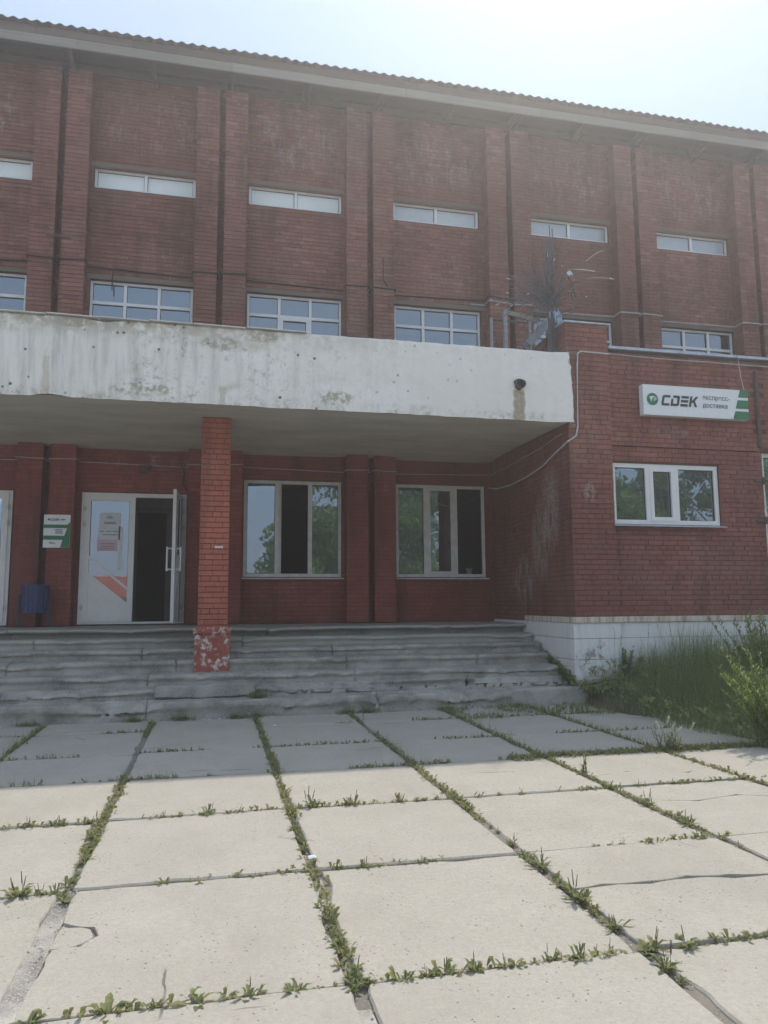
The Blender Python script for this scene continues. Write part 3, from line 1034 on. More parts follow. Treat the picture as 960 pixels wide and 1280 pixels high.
DX0, DX1 = -2.28, -0.50
for di, dx in enumerate((0.0, -BAY)):
    a, b = DX0 + dx, DX1 + dx
    zt = 3.455
    q = MB()
    q.box(a, a + .075, Y0 - .03, Y0 + .06, ZL + .01, zt)
    q.box(b - .075, b, Y0 - .03, Y0 + .06, ZL + .01, zt)
    q.box(a + .075, b - .075, Y0 - .029, Y0 + .06, zt - .07, zt)
    q.box(a + .075, b - .075, Y0 - .029, Y0 + .06, ZL + .01, ZL + .045)
    dr = q.build('double_door', M_PVC, main)
    dr['label'] = 'white double door with its right leaf standing open' if di == 0 else 'white double door standing shut at the left edge'
    mid = (a + b) / 2 - .05
    w_ = mid - (a + .06)
    Ml = lambda u, d, z, a=a: (a + .06 + u, Y0 - .045 + d, z)
    door_leaf(dr, Ml, w_ + .06, ZL + .05, zt - .05, M_GLASS)
    hinge_pts(dr, a + .06, (ZL + .3, ZL + 1.75, ZL + 2.02), Y0 - .055)
    if di == 0:
        hx = b - .09
        # right leaf opened outwards, a little past square
        ang = R(-93)
        ca, sa = math.cos(ang), math.sin(ang)

        def Mr(u, d, z):
            return (hx + u * ca * 1.0 + d * (-sa) * -1.0, Y0 - .05 + u * sa + d * ca * -1.0, z)
        door_leaf(dr, Mr, .86, ZL + .05, zt - .03, M_GLASS)
        for s_ in (-1, 1):
            p = MB()
            p0 = Vector(Mr(.79, .0275, 0))
            off = Vector((s_ * .11, 0, 0))
            for zz in (2.07, 2.42):
                p.tube([p0 + Vector((0, 0, zz)), p0 + off + Vector((0, 0, zz))], .013, 6)
            p.tube([p0 + off + Vector((0, 0, 2.04)), p0 + off + Vector((0, 0, 2.45))], .016, 6)
            p.build('handle', M_PVC, dr)
        hinge_pts(dr, b - .05, (ZL + .3, ZL + 1.7, ZL + 2.0), Y0 - .055)
        # notices taped inside the left glass
        y = Y0 - .026
        for nm, (xa, xb, za, zb), mt in (('notice', (a + .30, a + .66, 2.83, 3.10), M_PAPER), ('notice', (a + .285, a + .655, 2.62, 2.825), M_PAPER),
                                         ('notice', (a + .275, a + .62, 2.42, 2.615), M_PAPERPINK), ('notice', (a + .63, a + .70, 2.10, 2.86), M_PAPER)):
            sub_box(nm, xa, xb, y, y + .002, za, zb, mt, dr)
        q = MB()
        for zc, xa, xb in ((3.03, .43, .52), (3.005, .42, .53), (2.93, .38, .58), (2.905, .38, .58), (2.77, .31, .38), (2.77, .42, .5), (2.77, .53, .62), (2.71, .36, .6), (2.55, .33, .57), (2.50, .33, .57), (2.46, .33, .57)):
            q.box(a + xa, a + xb, y - .002, y - .0005, zc - .008, zc + .008)
        q.build('notice_print', M_PAPERINK, dr, kind='stuff')
    else:
        Mr2 = lambda u, d, z, b=b: (b - .06 - u, Y0 - .045 + d, z)
        door_leaf(dr, Mr2, (b - .06) - mid - .004, ZL + .05, zt - .05, M_GLASS)
        hinge_pts(dr, b - .06, (ZL + .3, ZL + 1.75, ZL + 2.02), Y0 - .055)
# lobby behind the open door
lb = MB()
ya, yb = Y0 + .16, 15.35
xa, xb = DX0 - .04, DX1 + .04
lb.face([(xa, ya, ZL + .012), (xb, ya, ZL + .012), (xb, yb, ZL + .012), (xa, yb, ZL + .012)])
lb.face([(xa, ya, 3.62), (xb, ya, 3.62), (xb, yb, 3.62), (xa, yb, 3.62)])
lb.face([(xa, ya, ZL), (xa, yb, ZL), (xa, yb, 3.62), (xa, ya, 3.62)])
lb.face([(xb, ya, ZL), (xb, yb, ZL), (xb, yb, 3.62), (xb, ya, 3.62)])
for (p, q, c, d) in ((xa, -1.50, ZL, 3.62), (-0.88, xb, ZL, 3.62), (-1.50, -0.88, 3.32, 3.62)):
    lb.face([(p, yb, c), (q, yb, c), (q, yb, d), (p, yb, d)])
lb.build('lobby', M_ROOM, main)
q = MB()
q.box(-1.56, -1.46, yb - .05, yb + .05, ZL + .02, 3.38)
q.box(-0.92, -0.82, yb - .05, yb + .05, ZL + .02, 3.38)
q.box(-1.46, -0.92, yb - .05, yb + .05, 3.28, 3.38)
q.build('inner_door_frame', M_DOORBROWN, main)
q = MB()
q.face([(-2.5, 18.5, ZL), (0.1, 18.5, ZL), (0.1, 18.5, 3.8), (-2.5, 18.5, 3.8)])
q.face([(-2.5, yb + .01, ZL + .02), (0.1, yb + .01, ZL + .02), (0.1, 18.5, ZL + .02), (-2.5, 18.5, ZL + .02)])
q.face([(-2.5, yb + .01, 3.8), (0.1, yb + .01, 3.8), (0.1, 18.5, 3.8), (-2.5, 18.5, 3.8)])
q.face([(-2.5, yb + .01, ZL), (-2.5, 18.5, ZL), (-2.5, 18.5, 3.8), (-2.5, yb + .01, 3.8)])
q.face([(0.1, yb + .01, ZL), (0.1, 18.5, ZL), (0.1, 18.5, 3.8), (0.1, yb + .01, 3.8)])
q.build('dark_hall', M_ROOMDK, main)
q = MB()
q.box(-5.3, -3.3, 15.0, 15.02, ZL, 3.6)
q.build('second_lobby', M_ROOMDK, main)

# ---------------------------------------------------------------- annex
YW, XW = 10.58, 5.375
YR = 10.65                                   # wall face beside the corner pier
annex = thing('brick_annex', 'lower brick annex with white plinth and a delivery sign, right of the steps', 'building')
fr_pier = Frame((0, YW, 0), (1, 0, 0), (0, -1, 0))
fr_side = Frame((XW, Y0, 0), (0, -1, 0), (-1, 0, 0))
fr_ret = Frame((6.11, YW, 0), (0, 1, 0), (1, 0, 0))
fr_w = Frame((0, YR, 0), (1, 0, 0), (0, -1, 0))
XE = 19.0
ow = [(6.125, 8.06, 2.70, 3.69), (8.90, 10.3, 2.2, 3.95)]
ZPL = 1.26
pier = brick_list(XW, 6.11, ZPL, 5.90, (), seed=21)
wallb = brick_list(6.11, XE, ZPL, 5.50, ow, seed=22)
side = brick_list(0.0, Y0 - YW, 1.13, 5.90, (), seed=23)
ret = brick_list(.014, YR - YW, ZPL, 5.55, (), seed=24)
wallb = [b for b in wallb if not (8.84 < (b[0] + b[1]) / 2 < 8.90 and b[2] > 3.9)]
sel = [('p', b) for b in pier] + [('w', b) for b in wallb if b[0] < 8.9]
sel.sort(key=lambda q: abs((q[1][2] + q[1][3]) / 2 - 2.2) + (0.0 if q[0] == 'w' else -.3) - (q[1][1] - q[1][0]) * 4)
pick = sel[:298]
ps, ws = set(id(b) for k, b in pick if k == 'p'), set(id(b) for k, b in pick if k == 'w')
brick_objects(fr_pier, [b for b in pier if id(b) in ps], M_ANNEX, annex)
brick_objects(fr_w, [b for b in wallb if id(b) in ws], M_ANNEX, annex)
mb = MB()
add_bricks(mb, fr_pier, [b for b in pier if id(b) not in ps])
add_bricks(mb, fr_w, [b for b in wallb if id(b) not in ws])
add_bricks(mb, fr_side, side)
add_bricks(mb, fr_ret, ret)
mb.build('annex_brickwork', M_ANNEX, annex, kind='stuff')
mb = MB()
wall_core(mb, fr_pier, XW + .009, 6.10, 0.0, 5.90, [], -.009)
wall_core(mb, fr_w, 6.10, XE, 0.0, 5.50, ow, -.009)
wall_core(mb, fr_side, 0, Y0 - YW - .009, 0.0, 5.90, [], -.009)
mb.face([(6.101, YW + .009, 0), (6.101, YR + .01, 0), (6.101, YR + .01, 5.9), (6.101, YW + .009, 5.9)])
mb.face([(6.101, YR, 5.5), (6.101, 11.2, 5.5), (6.101, 11.2, 5.9), (6.101, YR, 5.9)])
mb.face([(5.34, 11.2, 5.4), (6.101, 11.2, 5.4), (6.101, 11.2, 5.9), (5.34, 11.2, 5.9)])
mb.build('wall', M_ANNEXJ, annex)
# pier side above the parapet
mb = MB()
add_bricks(mb, Frame((6.11, YR + .014, 0), (0, 1, 0), (1, 0, 0)), brick_list(0, .5, 5.56, 5.90, (), seed=25))
mb.build('pier_top_brickwork', M_ANNEX, annex, kind='stuff')
# projecting string course above the window
b_ = MB()
b_.box(6.115, 8.835, YR - .028, YR + .005, 3.955, 4.02)
b_.build('string_course', M_MORTARDK, annex)
b_ = MB()
add_bricks(b_, Frame((0, YR - .03, 0), (1, 0, 0), (0, -1, 0)), [(x_ * .13 + 6.12, x_ * .13 + 6.24, 3.958, 4.018, random.random() * .9 + .05, 0.0, 0.0) for x_ in range(21)])
b_.build('string_course_brickwork', M_ANNEX, annex, kind='stuff')
# roof and flashings
b_ = MB()
b_.face([(XW, 11.2, 5.45), (XE, 11.2, 5.45), (XE, Y0, 5.45), (XW, Y0, 5.45)])
b_.face([(6.1, YR, 5.49), (XE, YR, 5.49), (XE, 11.21, 5.46), (6.1, 11.21, 5.46)])
b_.build('roof', M_SOIL, annex)
b_ = MB()
b_.hexa([(6.125, YR - .07, 5.535), (XE, YR - .07, 5.535), (XE, YR + .4, 5.56), (6.125, YR + .4, 5.56),
         (6.125, YR - .07, 5.58), (XE, YR - .07, 5.58), (XE, YR + .4, 5.62), (6.125, YR + .4, 5.62)])
b_.build('parapet_flashing', M_ZINC, annex)
b_ = MB()
b_.hexa([(XW - .03, YW - .04, 5.905), (6.15, YW - .04, 5.905), (6.15, 11.22, 5.905), (XW - .03, 11.22, 5.905),
         (XW - .03, YW - .04, 5.935), (6.15, YW - .04, 5.93), (6.15, 11.22, 5.94), (XW - .03, 11.22, 5.945)])
b_.build('pier_cap', M_ZINC, annex)
# thick window frame, three lights
make_window(annex, 6.13, 8.055, 2.705, 3.685, YR + .03, (0.335, 0.60), (), fw=0.07, mat=M_PVC, glass=M_GLASS, mull=0.085, sash=((1, 0),), blind=None)
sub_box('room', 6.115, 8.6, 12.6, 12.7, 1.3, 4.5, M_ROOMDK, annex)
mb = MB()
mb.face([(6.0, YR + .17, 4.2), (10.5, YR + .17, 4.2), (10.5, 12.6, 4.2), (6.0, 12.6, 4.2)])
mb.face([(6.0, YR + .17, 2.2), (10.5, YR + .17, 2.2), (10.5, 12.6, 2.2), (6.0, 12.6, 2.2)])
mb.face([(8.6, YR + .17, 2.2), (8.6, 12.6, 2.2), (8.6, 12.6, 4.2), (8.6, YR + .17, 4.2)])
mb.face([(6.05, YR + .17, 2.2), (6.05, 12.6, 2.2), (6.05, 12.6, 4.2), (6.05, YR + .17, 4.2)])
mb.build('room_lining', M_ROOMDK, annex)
# shuttered opening at the right end with strap hinges
make_window(annex, 8.90, 10.29, 2.21, 3.945, YR + .05, (0.5,), (), fw=0.07, mat=M_PVCDIRTY, glass=M_GLASS, sill=False)
for z in (2.80, 3.46):
    b_ = MB()
    b_.box(8.72, 8.98, YR - .03, YR - .012, z - .025, z + .025)
    b_.tube([(8.88, YR - .04, z - .06), (8.88, YR - .04, z + .06)], .022, 6)
    b_.build('strap_hinge', M_RUST, annex)
b_ = MB()
b_.tube([(8.87, YR - .02, 4.03), (8.87, YR - .02, 5.33)], .035, 8)
b_.build('drain_pipe', M_RUST, annex)
# plinth blocks with open joints
rows_ = [(0.02, .30), (.306, .615), (.621, .928), (.934, 1.165)]
for ri, (za, zb) in enumerate(rows_):
    sub_box('plinth_block', XW - .06, 6.10, YW - .045, YW + .3, za, zb, M_PLINTH, annex, .008)
    xs_ = 6.103
    wl = (0.62, 1.0, .8, .9)[ri]
    while xs_ < 12.5:
        sub_box('plinth_block', xs_, min(xs_ + wl, 12.6) - .006, YR - .03 + random.uniform(-.002, .002), YR + .3, za, zb, M_PLINTH, annex, .006)
        xs_ += wl
        wl = 1.15
    ys_ = YW + .303
    while ys_ < Y0 - .3:
        L = 1.2 if ri % 2 else .95
        sub_box('plinth_block', XW - .057, XW + .3, ys_, min(ys_ + L, Y0 - .1) - .006, za, zb, M_PLINTH, annex, .006)
        ys_ += L
sub_box('plinth_block', 12.61, XE, YR - .03, YR + .3, .02, 1.165, M_PLINTH, annex)
sub_box('plinth_ledge', XW - .07, 6.15, YW - .07, YW + .2, 1.168, 1.258, M_LEDGE, annex, .01)
sub_box('plinth_ledge', 6.152, XE, YR - .055, YR + .2, 1.17, 1.257, M_LEDGE, annex, .008)
sub_box('plinth_ledge', XW - .066, XW + .2, YW + .202, 12.35, 1.169, 1.257, M_LEDGE, annex, .008)

# ---------------------------------------------------------------- canopy
can = thing('entrance_canopy', 'stained white concrete canopy over the entrance steps', 'canopy')
XC0, XC1 = -6.6, 5.315
YC = 10.41
ZC0, ZC1 = 4.235, 5.345
b_ = MB()
NX, NZ = 300, 30
for j in range(NZ + 1):
    for i in range(NX + 1):
        fx_, fz = i / NX, j / NZ
        X = XC0 + (XC1 + .07 - XC0) * fx_
        if i == NX:
            X += 0.02 * vnoise(0, j * .9, 0, 5) - 0.055 * fz ** 3
        Z = ZC0 + (ZC1 - ZC0) * fz
        n1 = vnoise(X * 1.3, Z * 1.5, 0, 1) * .010 + vnoise(X * 6, Z * 6, 0, 2) * .004
        if j in (0, NZ):
            Z += vnoise(X * 2.2, 3, 0, 3) * .012 + vnoise(X * 9, 5, 0, 4) * .007
            ch = vnoise(X * 1.7, 9, 0, 6 + j)
            if ch > .35 and X < 3:
                Z += (-1 if j else 1) * (ch - .35) * .12
        # chipped patches
        ch = vnoise(X * 2.6, Z * 3.4, 0, 8)
        dp = max(0, ch - .48) * .16 * (1 if X < 2 else .15)
        # step line near the bottom edge
        if fz < .09:
            n1 -= .006
        b_.v.append((X, YC - n1 + dp, Z))
for j in range(NZ):
    for i in range(NX):
        q = j * (NX + 1) + i
        b_.f.append((q, q + 1, q + NX + 2, q + NX + 1))
# top face and back of the parapet, right end
n0 = len(b_.v)
for i in range(NX + 1):
    X, Yv, Z = b_.v[NZ * (NX + 1) + i]
    b_.v.append((X, YC + .16, Z - .004))
for i in range(NX):
    q = NZ * (NX + 1) + i
    b_.f.append((q, q + 1, n0 + i + 1, n0 + i))
n1_ = len(b_.v)
for i in range(NX + 1):
    X, Yv, Z = b_.v[n0 + i]
    b_.v.append((X, YC + .16, 4.6))
for i in range(NX):
    b_.f.append((n0 + i, n0 + i + 1, n1_ + i + 1, n1_ + i))
for j in range(NZ):
    q = j * (NX + 1) + NX
    X, Yv, Z = b_.v[q]
    X2, Y2, Z2 = b_.v[q + NX + 1]
    k = len(b_.v)
    b_.v += [(X, YC + .165, Z), (X2, YC + .165, Z2)]
    b_.f.append((q, k, k + 1, q + NX + 1))
b_.t = [0.0] * len(b_.f)
b_.m = [0] * len(b_.f)
b_.build('canopy_fascia', M_FASCIA, can, smooth=True)
b_ = MB()
NX2, NY2 = 150, 40
for j in range(NY2 + 1):
    for i in range(NX2 + 1):
        X = XC0 + (XC1 + .01 - XC0) * i / NX2
        Yv = YC + .012 + (Y0 - .012 - YC) * j / NY2
        Z = ZC0 + .012 + vnoise(X * .8, Yv * .8, 0, 11) * .02 + vnoise(X * 4, Yv * 4, 0, 12) * .006 + .035 * math.sin(PI * j / NY2)
        b_.v.append((X, Yv, Z))
for j in range(NY2):
    for i in range(NX2):
        q = j * (NX2 + 1) + i
        b_.f.append((q, q + NX2 + 1, q + NX2 + 2, q + 1))
b_.t = [0.0] * len(b_.f)
b_.m = [0] * len(b_.f)
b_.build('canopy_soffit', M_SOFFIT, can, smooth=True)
sub_box('canopy_deck', XC0, XC1, YC + .17, Y0 - .02, 4.34, 4.62, M_LAND, can)
# thin torn flashing strip along the top left
b_ = MB()
px = XC0
while px < 1.0:
    L = random.uniform(.5, 1.1)
    z = ZC1 + .012 + random.uniform(-.004, .008)
    b_.hexa([(px, YC - .045, z), (px + L, YC - .045, z - .01), (px + L, YC + .2, z), (px, YC + .2, z),
             (px, YC - .045, z + .012), (px + L, YC - .045, z + .002), (px + L, YC + .2, z + .012), (px, YC + .2, z + .012)])
    px += L + .01
b_.build('canopy_flashing', M_PVCDIRTY, can)
# broken drain spout: ragged collar, dark bore
b_ = MB()
ring = []
NR = 14
for k in range(NR):
    a = 2 * PI * k / NR
    r1 = .088 + .014 * math.sin(3 * a + 1) + random.uniform(-.012, .012)
    r2 = .062 + random.uniform(-.006, .006)
    ring.append((r1, r2, a))
cx, cz = 4.49, 4.785
for k in range(NR):
    r1, r2, a = ring[k]
    s1, s2, a2 = ring[(k + 1) % NR]
    P = lambda r, a, y: (cx + r * math.cos(a), y, cz + r * math.sin(a))
    b_.face([P(r1, a, YC + .02), P(s1, a2, YC + .02), P(s1 * .92, a2, YC - .07), P(r1 * .92, a, YC - .07)], 0, 0)
    b_.face([P(r1 * .92, a, YC - .07), P(s1 * .92, a2, YC - .07), P(s2, a2, YC - .075), P(r2, a, YC - .075)], 0, 0)
    b_.face([P(r2, a, YC - .075), P(s2, a2, YC - .075), P(s2, a2, YC - .03), P(r2, a, YC - .03)], 0, 1)
    b_.face([P(r2, a, YC - .03), P(s2, a2, YC - .03), (cx, YC - .028, cz)], 0, 1)
b_.build('drain_spout', [M_RUST, M_BLACK], can)

# ---------------------------------------------------------------- column
colm = thing('brick_column', 'square painted brick column with peeling base, holding up the white canopy', 'column', loc=(0, 11.4, 0))
cx0, cx1, cy0, cy1 = -.21, .215, 11.3, 11.72
for fr, u0, u1, sd in ((Frame((0, cy0, 0), (1, 0, 0), (0, -1, 0)), cx0, cx1, 31), (Frame((cx0, cy1, 0), (0, -1, 0), (-1, 0, 0)), 0, cy1 - cy0 - .014, 32),
                       (Frame((cx1, cy0, 0), (0, 1, 0), (1, 0, 0)), .014, cy1 - cy0, 33)):
    bl = brick_list(u0, u1, 1.15, 4.27, (), seed=sd)
    if sd != 31:
        bl = bl
    brick_objects(fr, bl, M_COLUMN, colm)
M_COLJ = plain('painted column joint', (0.15, 0.045, 0.032), 0.95, 0.1, var=0.2, sc=9)
q = sub_box('core', cx0 + .007, cx1 - .007, cy0 - 11.4 + .007, cy1 - 11.4, .5, 4.27, M_COLJ, colm)
q = sub_box('base', -.245, .25, -.135, .36, .48, 1.06, M_COLBASE, colm, .012)
q = sub_box('base_collar', -.27, .272, -.16, .385, 1.062, 1.155, M_COLBASE, colm, .015)
q = sub_box('base_mortar_line', -.243, .248, -.133, .358, 1.05, 1.07, M_MORTAR, colm)
sub_box('taped_label', .01, .13, 11.3 - 11.4 - .012, 11.3 - 11.4 - .006, 2.305, 2.335, M_PAPER, colm)

# ---------------------------------------------------------------- steps
st = thing('entrance_steps', 'wide worn concrete steps with broken nosings below the canopy', 'steps')
YS = 10.31
TR = .328
ZS = [.235, .365, .525, .69, .84, .975, 1.12]


def step_piece(k, x0, x1, dzp, dyp):
    y0 = YS + TR * k
    zb = ZS[k - 1] - .03 if k else -.06
    zt = ZS[k]
    yb = YS + TR * (k + 1) + .03 if k < 6 else Y0 + .02
    nx = max(8, int((x1 - x0) / .045))
    prof = [(0.09, 0.0), (.09, .35), (.08, .60), (.012, .70), (.0, .80), (.0, .93), (.02, .985), (.06, 1.0), (.16, 1.0), (.5, 1.0), (1.0, 1.0)]
    if k == 6:
        prof = prof[:-2] + [(.3, 1), (.6, 1), (1.0, 1.02)]
    b_ = MB()
    rough = (1.5, 1.6, 1.0, .9, .8, .6, .5)[k]
    for i in range(nx + 1):
        X = x0 + (x1 - x0) * i / nx
        dy = vnoise(X * .5, k * 3.3, 0, 20) * .010 * rough + dyp
        dz = vnoise(X * .6, k * 5.1, 0, 21) * .006 * rough + dzp
        # broken stretches of nosing: long worn dips and short sharp chips
        br = max(0, vnoise(X * .9, k * 7.7, 0, 22) - .12) * .13 * rough
        c1 = vnoise(X * 4.6, k * 3.7, 0, 27)
        if c1 > .30:
            br += (.02 + (c1 - .30) * .10) * rough
        edge = min(X - x0, x1 - X)
        if edge < .06 and k < 5:
            br += .03 * rough * (1 - edge / .06)
        if k == 1:
            br += .12 * max(0, min(1, (X - .75) * 3)) + .05 * max(0, min(1, (-.75 - X) * 2))
        for (pd, pz) in prof:
            yy = y0 + pd * (yb - y0) + dy
            zz = zb + (zt - zb) * pz + (dz if pz > .5 else 0)
            nn = vnoise(X * 5, yy * 5, zz * 5, 23) * .008 * rough + vnoise(X * 16, yy * 16, zz * 16, 24) * .007 * rough
            if pz >= .7 and pd < .17:
                yy += br * (pz - .6) * 2.4
                zz -= br * .55 * (1 if pd < .1 else .4)
                yy = min(yy, y0 + .9 * (yb - y0))
            b_.v.append((X, yy + (nn if pd < .1 else 0), zz + (nn if pd > .01 else 0)))
    m = len(prof)
    for i in range(nx):
        for j in range(m - 1):
            q = i * m + j
            b_.f.append((q, q + m, q + m + 1, q + 1))
    for q, rev in ((0, True), (nx * m, False)):
        k0 = len(b_.v)
        b_.v.append((x1 if q else x0, y0 + .4 * (yb - y0), zb))
        for j in range(m - 1):
            b_.f.append((q + j + 1, k0, q + j) if rev else (q + j, k0, q + j + 1))
    b_.t = [0.0] * len(b_.f)
    b_.m = [0] * len(b_.f)
    return b_.build('step_block' if k < 6 else 'landing', M_STEP if k < 5 else M_LAND, st, smooth=True)


rs = random.Random(61)
for k in range(7):
    x = -6.6
    while x < 5.28:
        e = x + rs.uniform(2.0, 4.2)
        if e > 4.2:
            e = 5.285
        step_piece(k, x, e - (.008 if e < 5.28 else 0), rs.uniform(-.008, .006), rs.uniform(-.012, .012))
        x = e
# a surviving piece of the second step and the lowest step's projecting end
def rough_block(name, x0, x1, y0, y1, z0, z1, mat, parent, seed, amp=.02, n_=10):
    bm = bmesh.new()
    bmesh.ops.create_cube(bm, size=1)
    bmesh.ops.subdivide_edges(bm, edges=bm.edges[:], cuts=n_, use_grid_fill=True)
    for v in bm.verts:
        p = Vector((x0 + (v.co.x + .5) * (x1 - x0), y0 + (v.co.y + .5) * (y1 - y0), z0 + (v.co.z + .5) * (z1 - z0)))
        e = sum(1 for c in v.co if abs(abs(c) - .5) < .01)
        d = Vector((vnoise(p.x * 5, p.y * 5, p.z * 5, seed), vnoise(p.x * 5, p.y * 5, p.z * 5, seed + 1), vnoise(p.x * 5, p.y * 5, p.z * 5, seed + 2)))
        p += d * amp
        if e >= 2:
            p -= Vector((v.co.x * amp, v.co.y * amp, v.co.z * amp)) * .8
        v.co = p
    me = bpy.data.meshes.new(name)
    bm.to_mesh(me)
    bm.free()
    me.materials.append(mat)
    me.polygons.foreach_set('use_smooth', [True] * len(me.polygons))
    return link(name, me, parent)


rough_block('broken_step_piece', -.73, .60, 10.58, 11.0, .24, .415, M_STEP, st, 41, .022, 14)
rough_block('step_end_block', 4.2, 5.41, 10.30, 10.50, -.05, .245, M_STEP, st, 44, .015, 10)

gr = MB()
rg = random.Random(77)


def stone(mb, x, y, z, r):
    a, b_, c = r * rg.uniform(.7, 1.3), r * rg.uniform(.7, 1.3), r * rg.uniform(.5, .9)
    w = rg.uniform(0, 1.5)
    P = [(x + a * math.cos(w), y + a * math.sin(w), z), (x - b_ * math.sin(w), y + b_ * math.cos(w), z), (x - a * math.cos(w), y - a * math.sin(w), z), (x + b_ * math.sin(w), y - b_ * math.cos(w), z)]
    t = (x + rg.uniform(-.3, .3) * r, y, z + c)
    tt = rg.random() * .98 + .01
    for i in range(4):
        mb.face([P[i], P[(i + 1) % 4], t], tt)


for k in range(5200):
    st_k = rg.choice((0, 0, 0, 1, 1, 2, 3))
    x = rg.uniform(-4.5, 5.25)
    if vnoise(x * .8, st_k * 4, 0, 88) < -.12:
        continue
    stone(gr, x, YS + TR * st_k + rg.uniform(.06, .32), ZS[st_k] + vnoise(x * .6, st_k * 5.1, 0, 21) * .006 * (1.5, 1.6, 1, .9)[st_k] - .004, rg.uniform(.004, .012))
for k in range(500):
    stone(gr, rg.uniform(-4.0, 5.3), YS - abs(rg.gauss(0, .05)), .0, rg.uniform(.005, .02))
n = NT('grit stone')
M_GRIT = n.bsdf(n.ramp(n.tint(), [(0, (.17, .16, .15)), (.5, (.36, .34, .31)), (1, (.62, .6, .56))]), .9, spec=.2)
gr.build('loose_grit', M_GRIT, st, kind='stuff')

# ---------------------------------------------------------------- ground, pavement slabs
b_ = MB()
b_.face([(-600, -600, -.12), (600, -600, -.12), (600, 900, -.12), (-600, 900, -.12)])
g = b_.build('ground', M_GROUND, None, kind='structure')
pav = bpy.data.objects.new('pavement', None)
COL.objects.link(pav)
pav['kind'] = 'structure'
b_ = MB()
NXb, NYb = 120, 100
for j in range(NYb + 1):
    for i in range(NXb + 1):
        X, Yv = -6.6 + 18.2 * i / NXb, -4.0 + 15.0 * j / NYb
        b_.v.append((X, Yv, -.017 + vnoise(X * 3, Yv * 3, 0, 50) * .007))
for j in range(NYb):
    for i in range(NXb):
        q = j * (NXb + 1) + i
        b_.f.append((q, q + 1, q + NXb + 2, q + NXb + 1))
b_.t = [0.0] * len(b_.f)
b_.m = [0] * len(b_.f)
b_.build('joint_bed', M_BED, pav, smooth=True)
GX = [-4.58, -3.29, -2.0, -.715, .58, 1.845, 3.17, 4.44, 5.74, 7.05, 8.35]
GY = [-2.1, -.8, .5, 1.8, 3.12, 4.42, 5.74, 6.98, 8.17, 9.52, 10.34]


def slab(poly, seed, zoff, tx, ty, cham=.010):
    """irregular flat slab from a ccw polygon: worn edge, chamfer, skirt"""
    rnd = random.Random(seed)
    pts = []
    n_ = len(poly)
    for i in range(n_):
        a, b = Vector(poly[i]), Vector(poly[(i + 1) % n_])
        L = (b - a).length
        m = max(2, int(L / .07))
        nrm = Vector((-(b - a).y, (b - a).x)).normalized()
        for k in range(m):
            t = k / m
            p = a.lerp(b, t)
            w = vnoise(p.x * 7, p.y * 7, 0, seed % 50) * .010 + vnoise(p.x * 22, p.y * 22, 0, seed % 31) * .005
            ch = max(0, vnoise(p.x * 2.3, p.y * 2.3, 0, 60 + seed % 17) - .42) * .12
            corner = min(t, 1 - t) * L
            if corner < .05:
                ch += .012
            p = p + nrm * (w + ch)
            pts.append(p)
    cen = sum(pts, Vector((0, 0))) / len(pts)
    b = MB()
    N = len(pts)

    def Z(p):
        return zoff + (p.x - cen.x) * tx + (p.y - cen.y) * ty
    loops = []
    for ins, dz in ((0, -.10), (0, -cham), (cham, 0.0)):
        base = len(b.v)
        for p in pts:
            d = (cen - p)
            q = p + d.normalized() * ins
            b.v.append((q.x, q.y, Z(q) + dz))
        loops.append(base)
    for A, B in zip(loops, loops[1:]):
        for i in range(N):
            j = (i + 1) % N
            b.f.append((A + i, A + j, B + j, B + i))
    b.f.append(tuple(loops[-1] + i for i in range(N)))
    b.t = [0.0] * len(b.f)
    b.m = [0] * len(b.f)
    return b.build('slab', M_SLAB, pav)


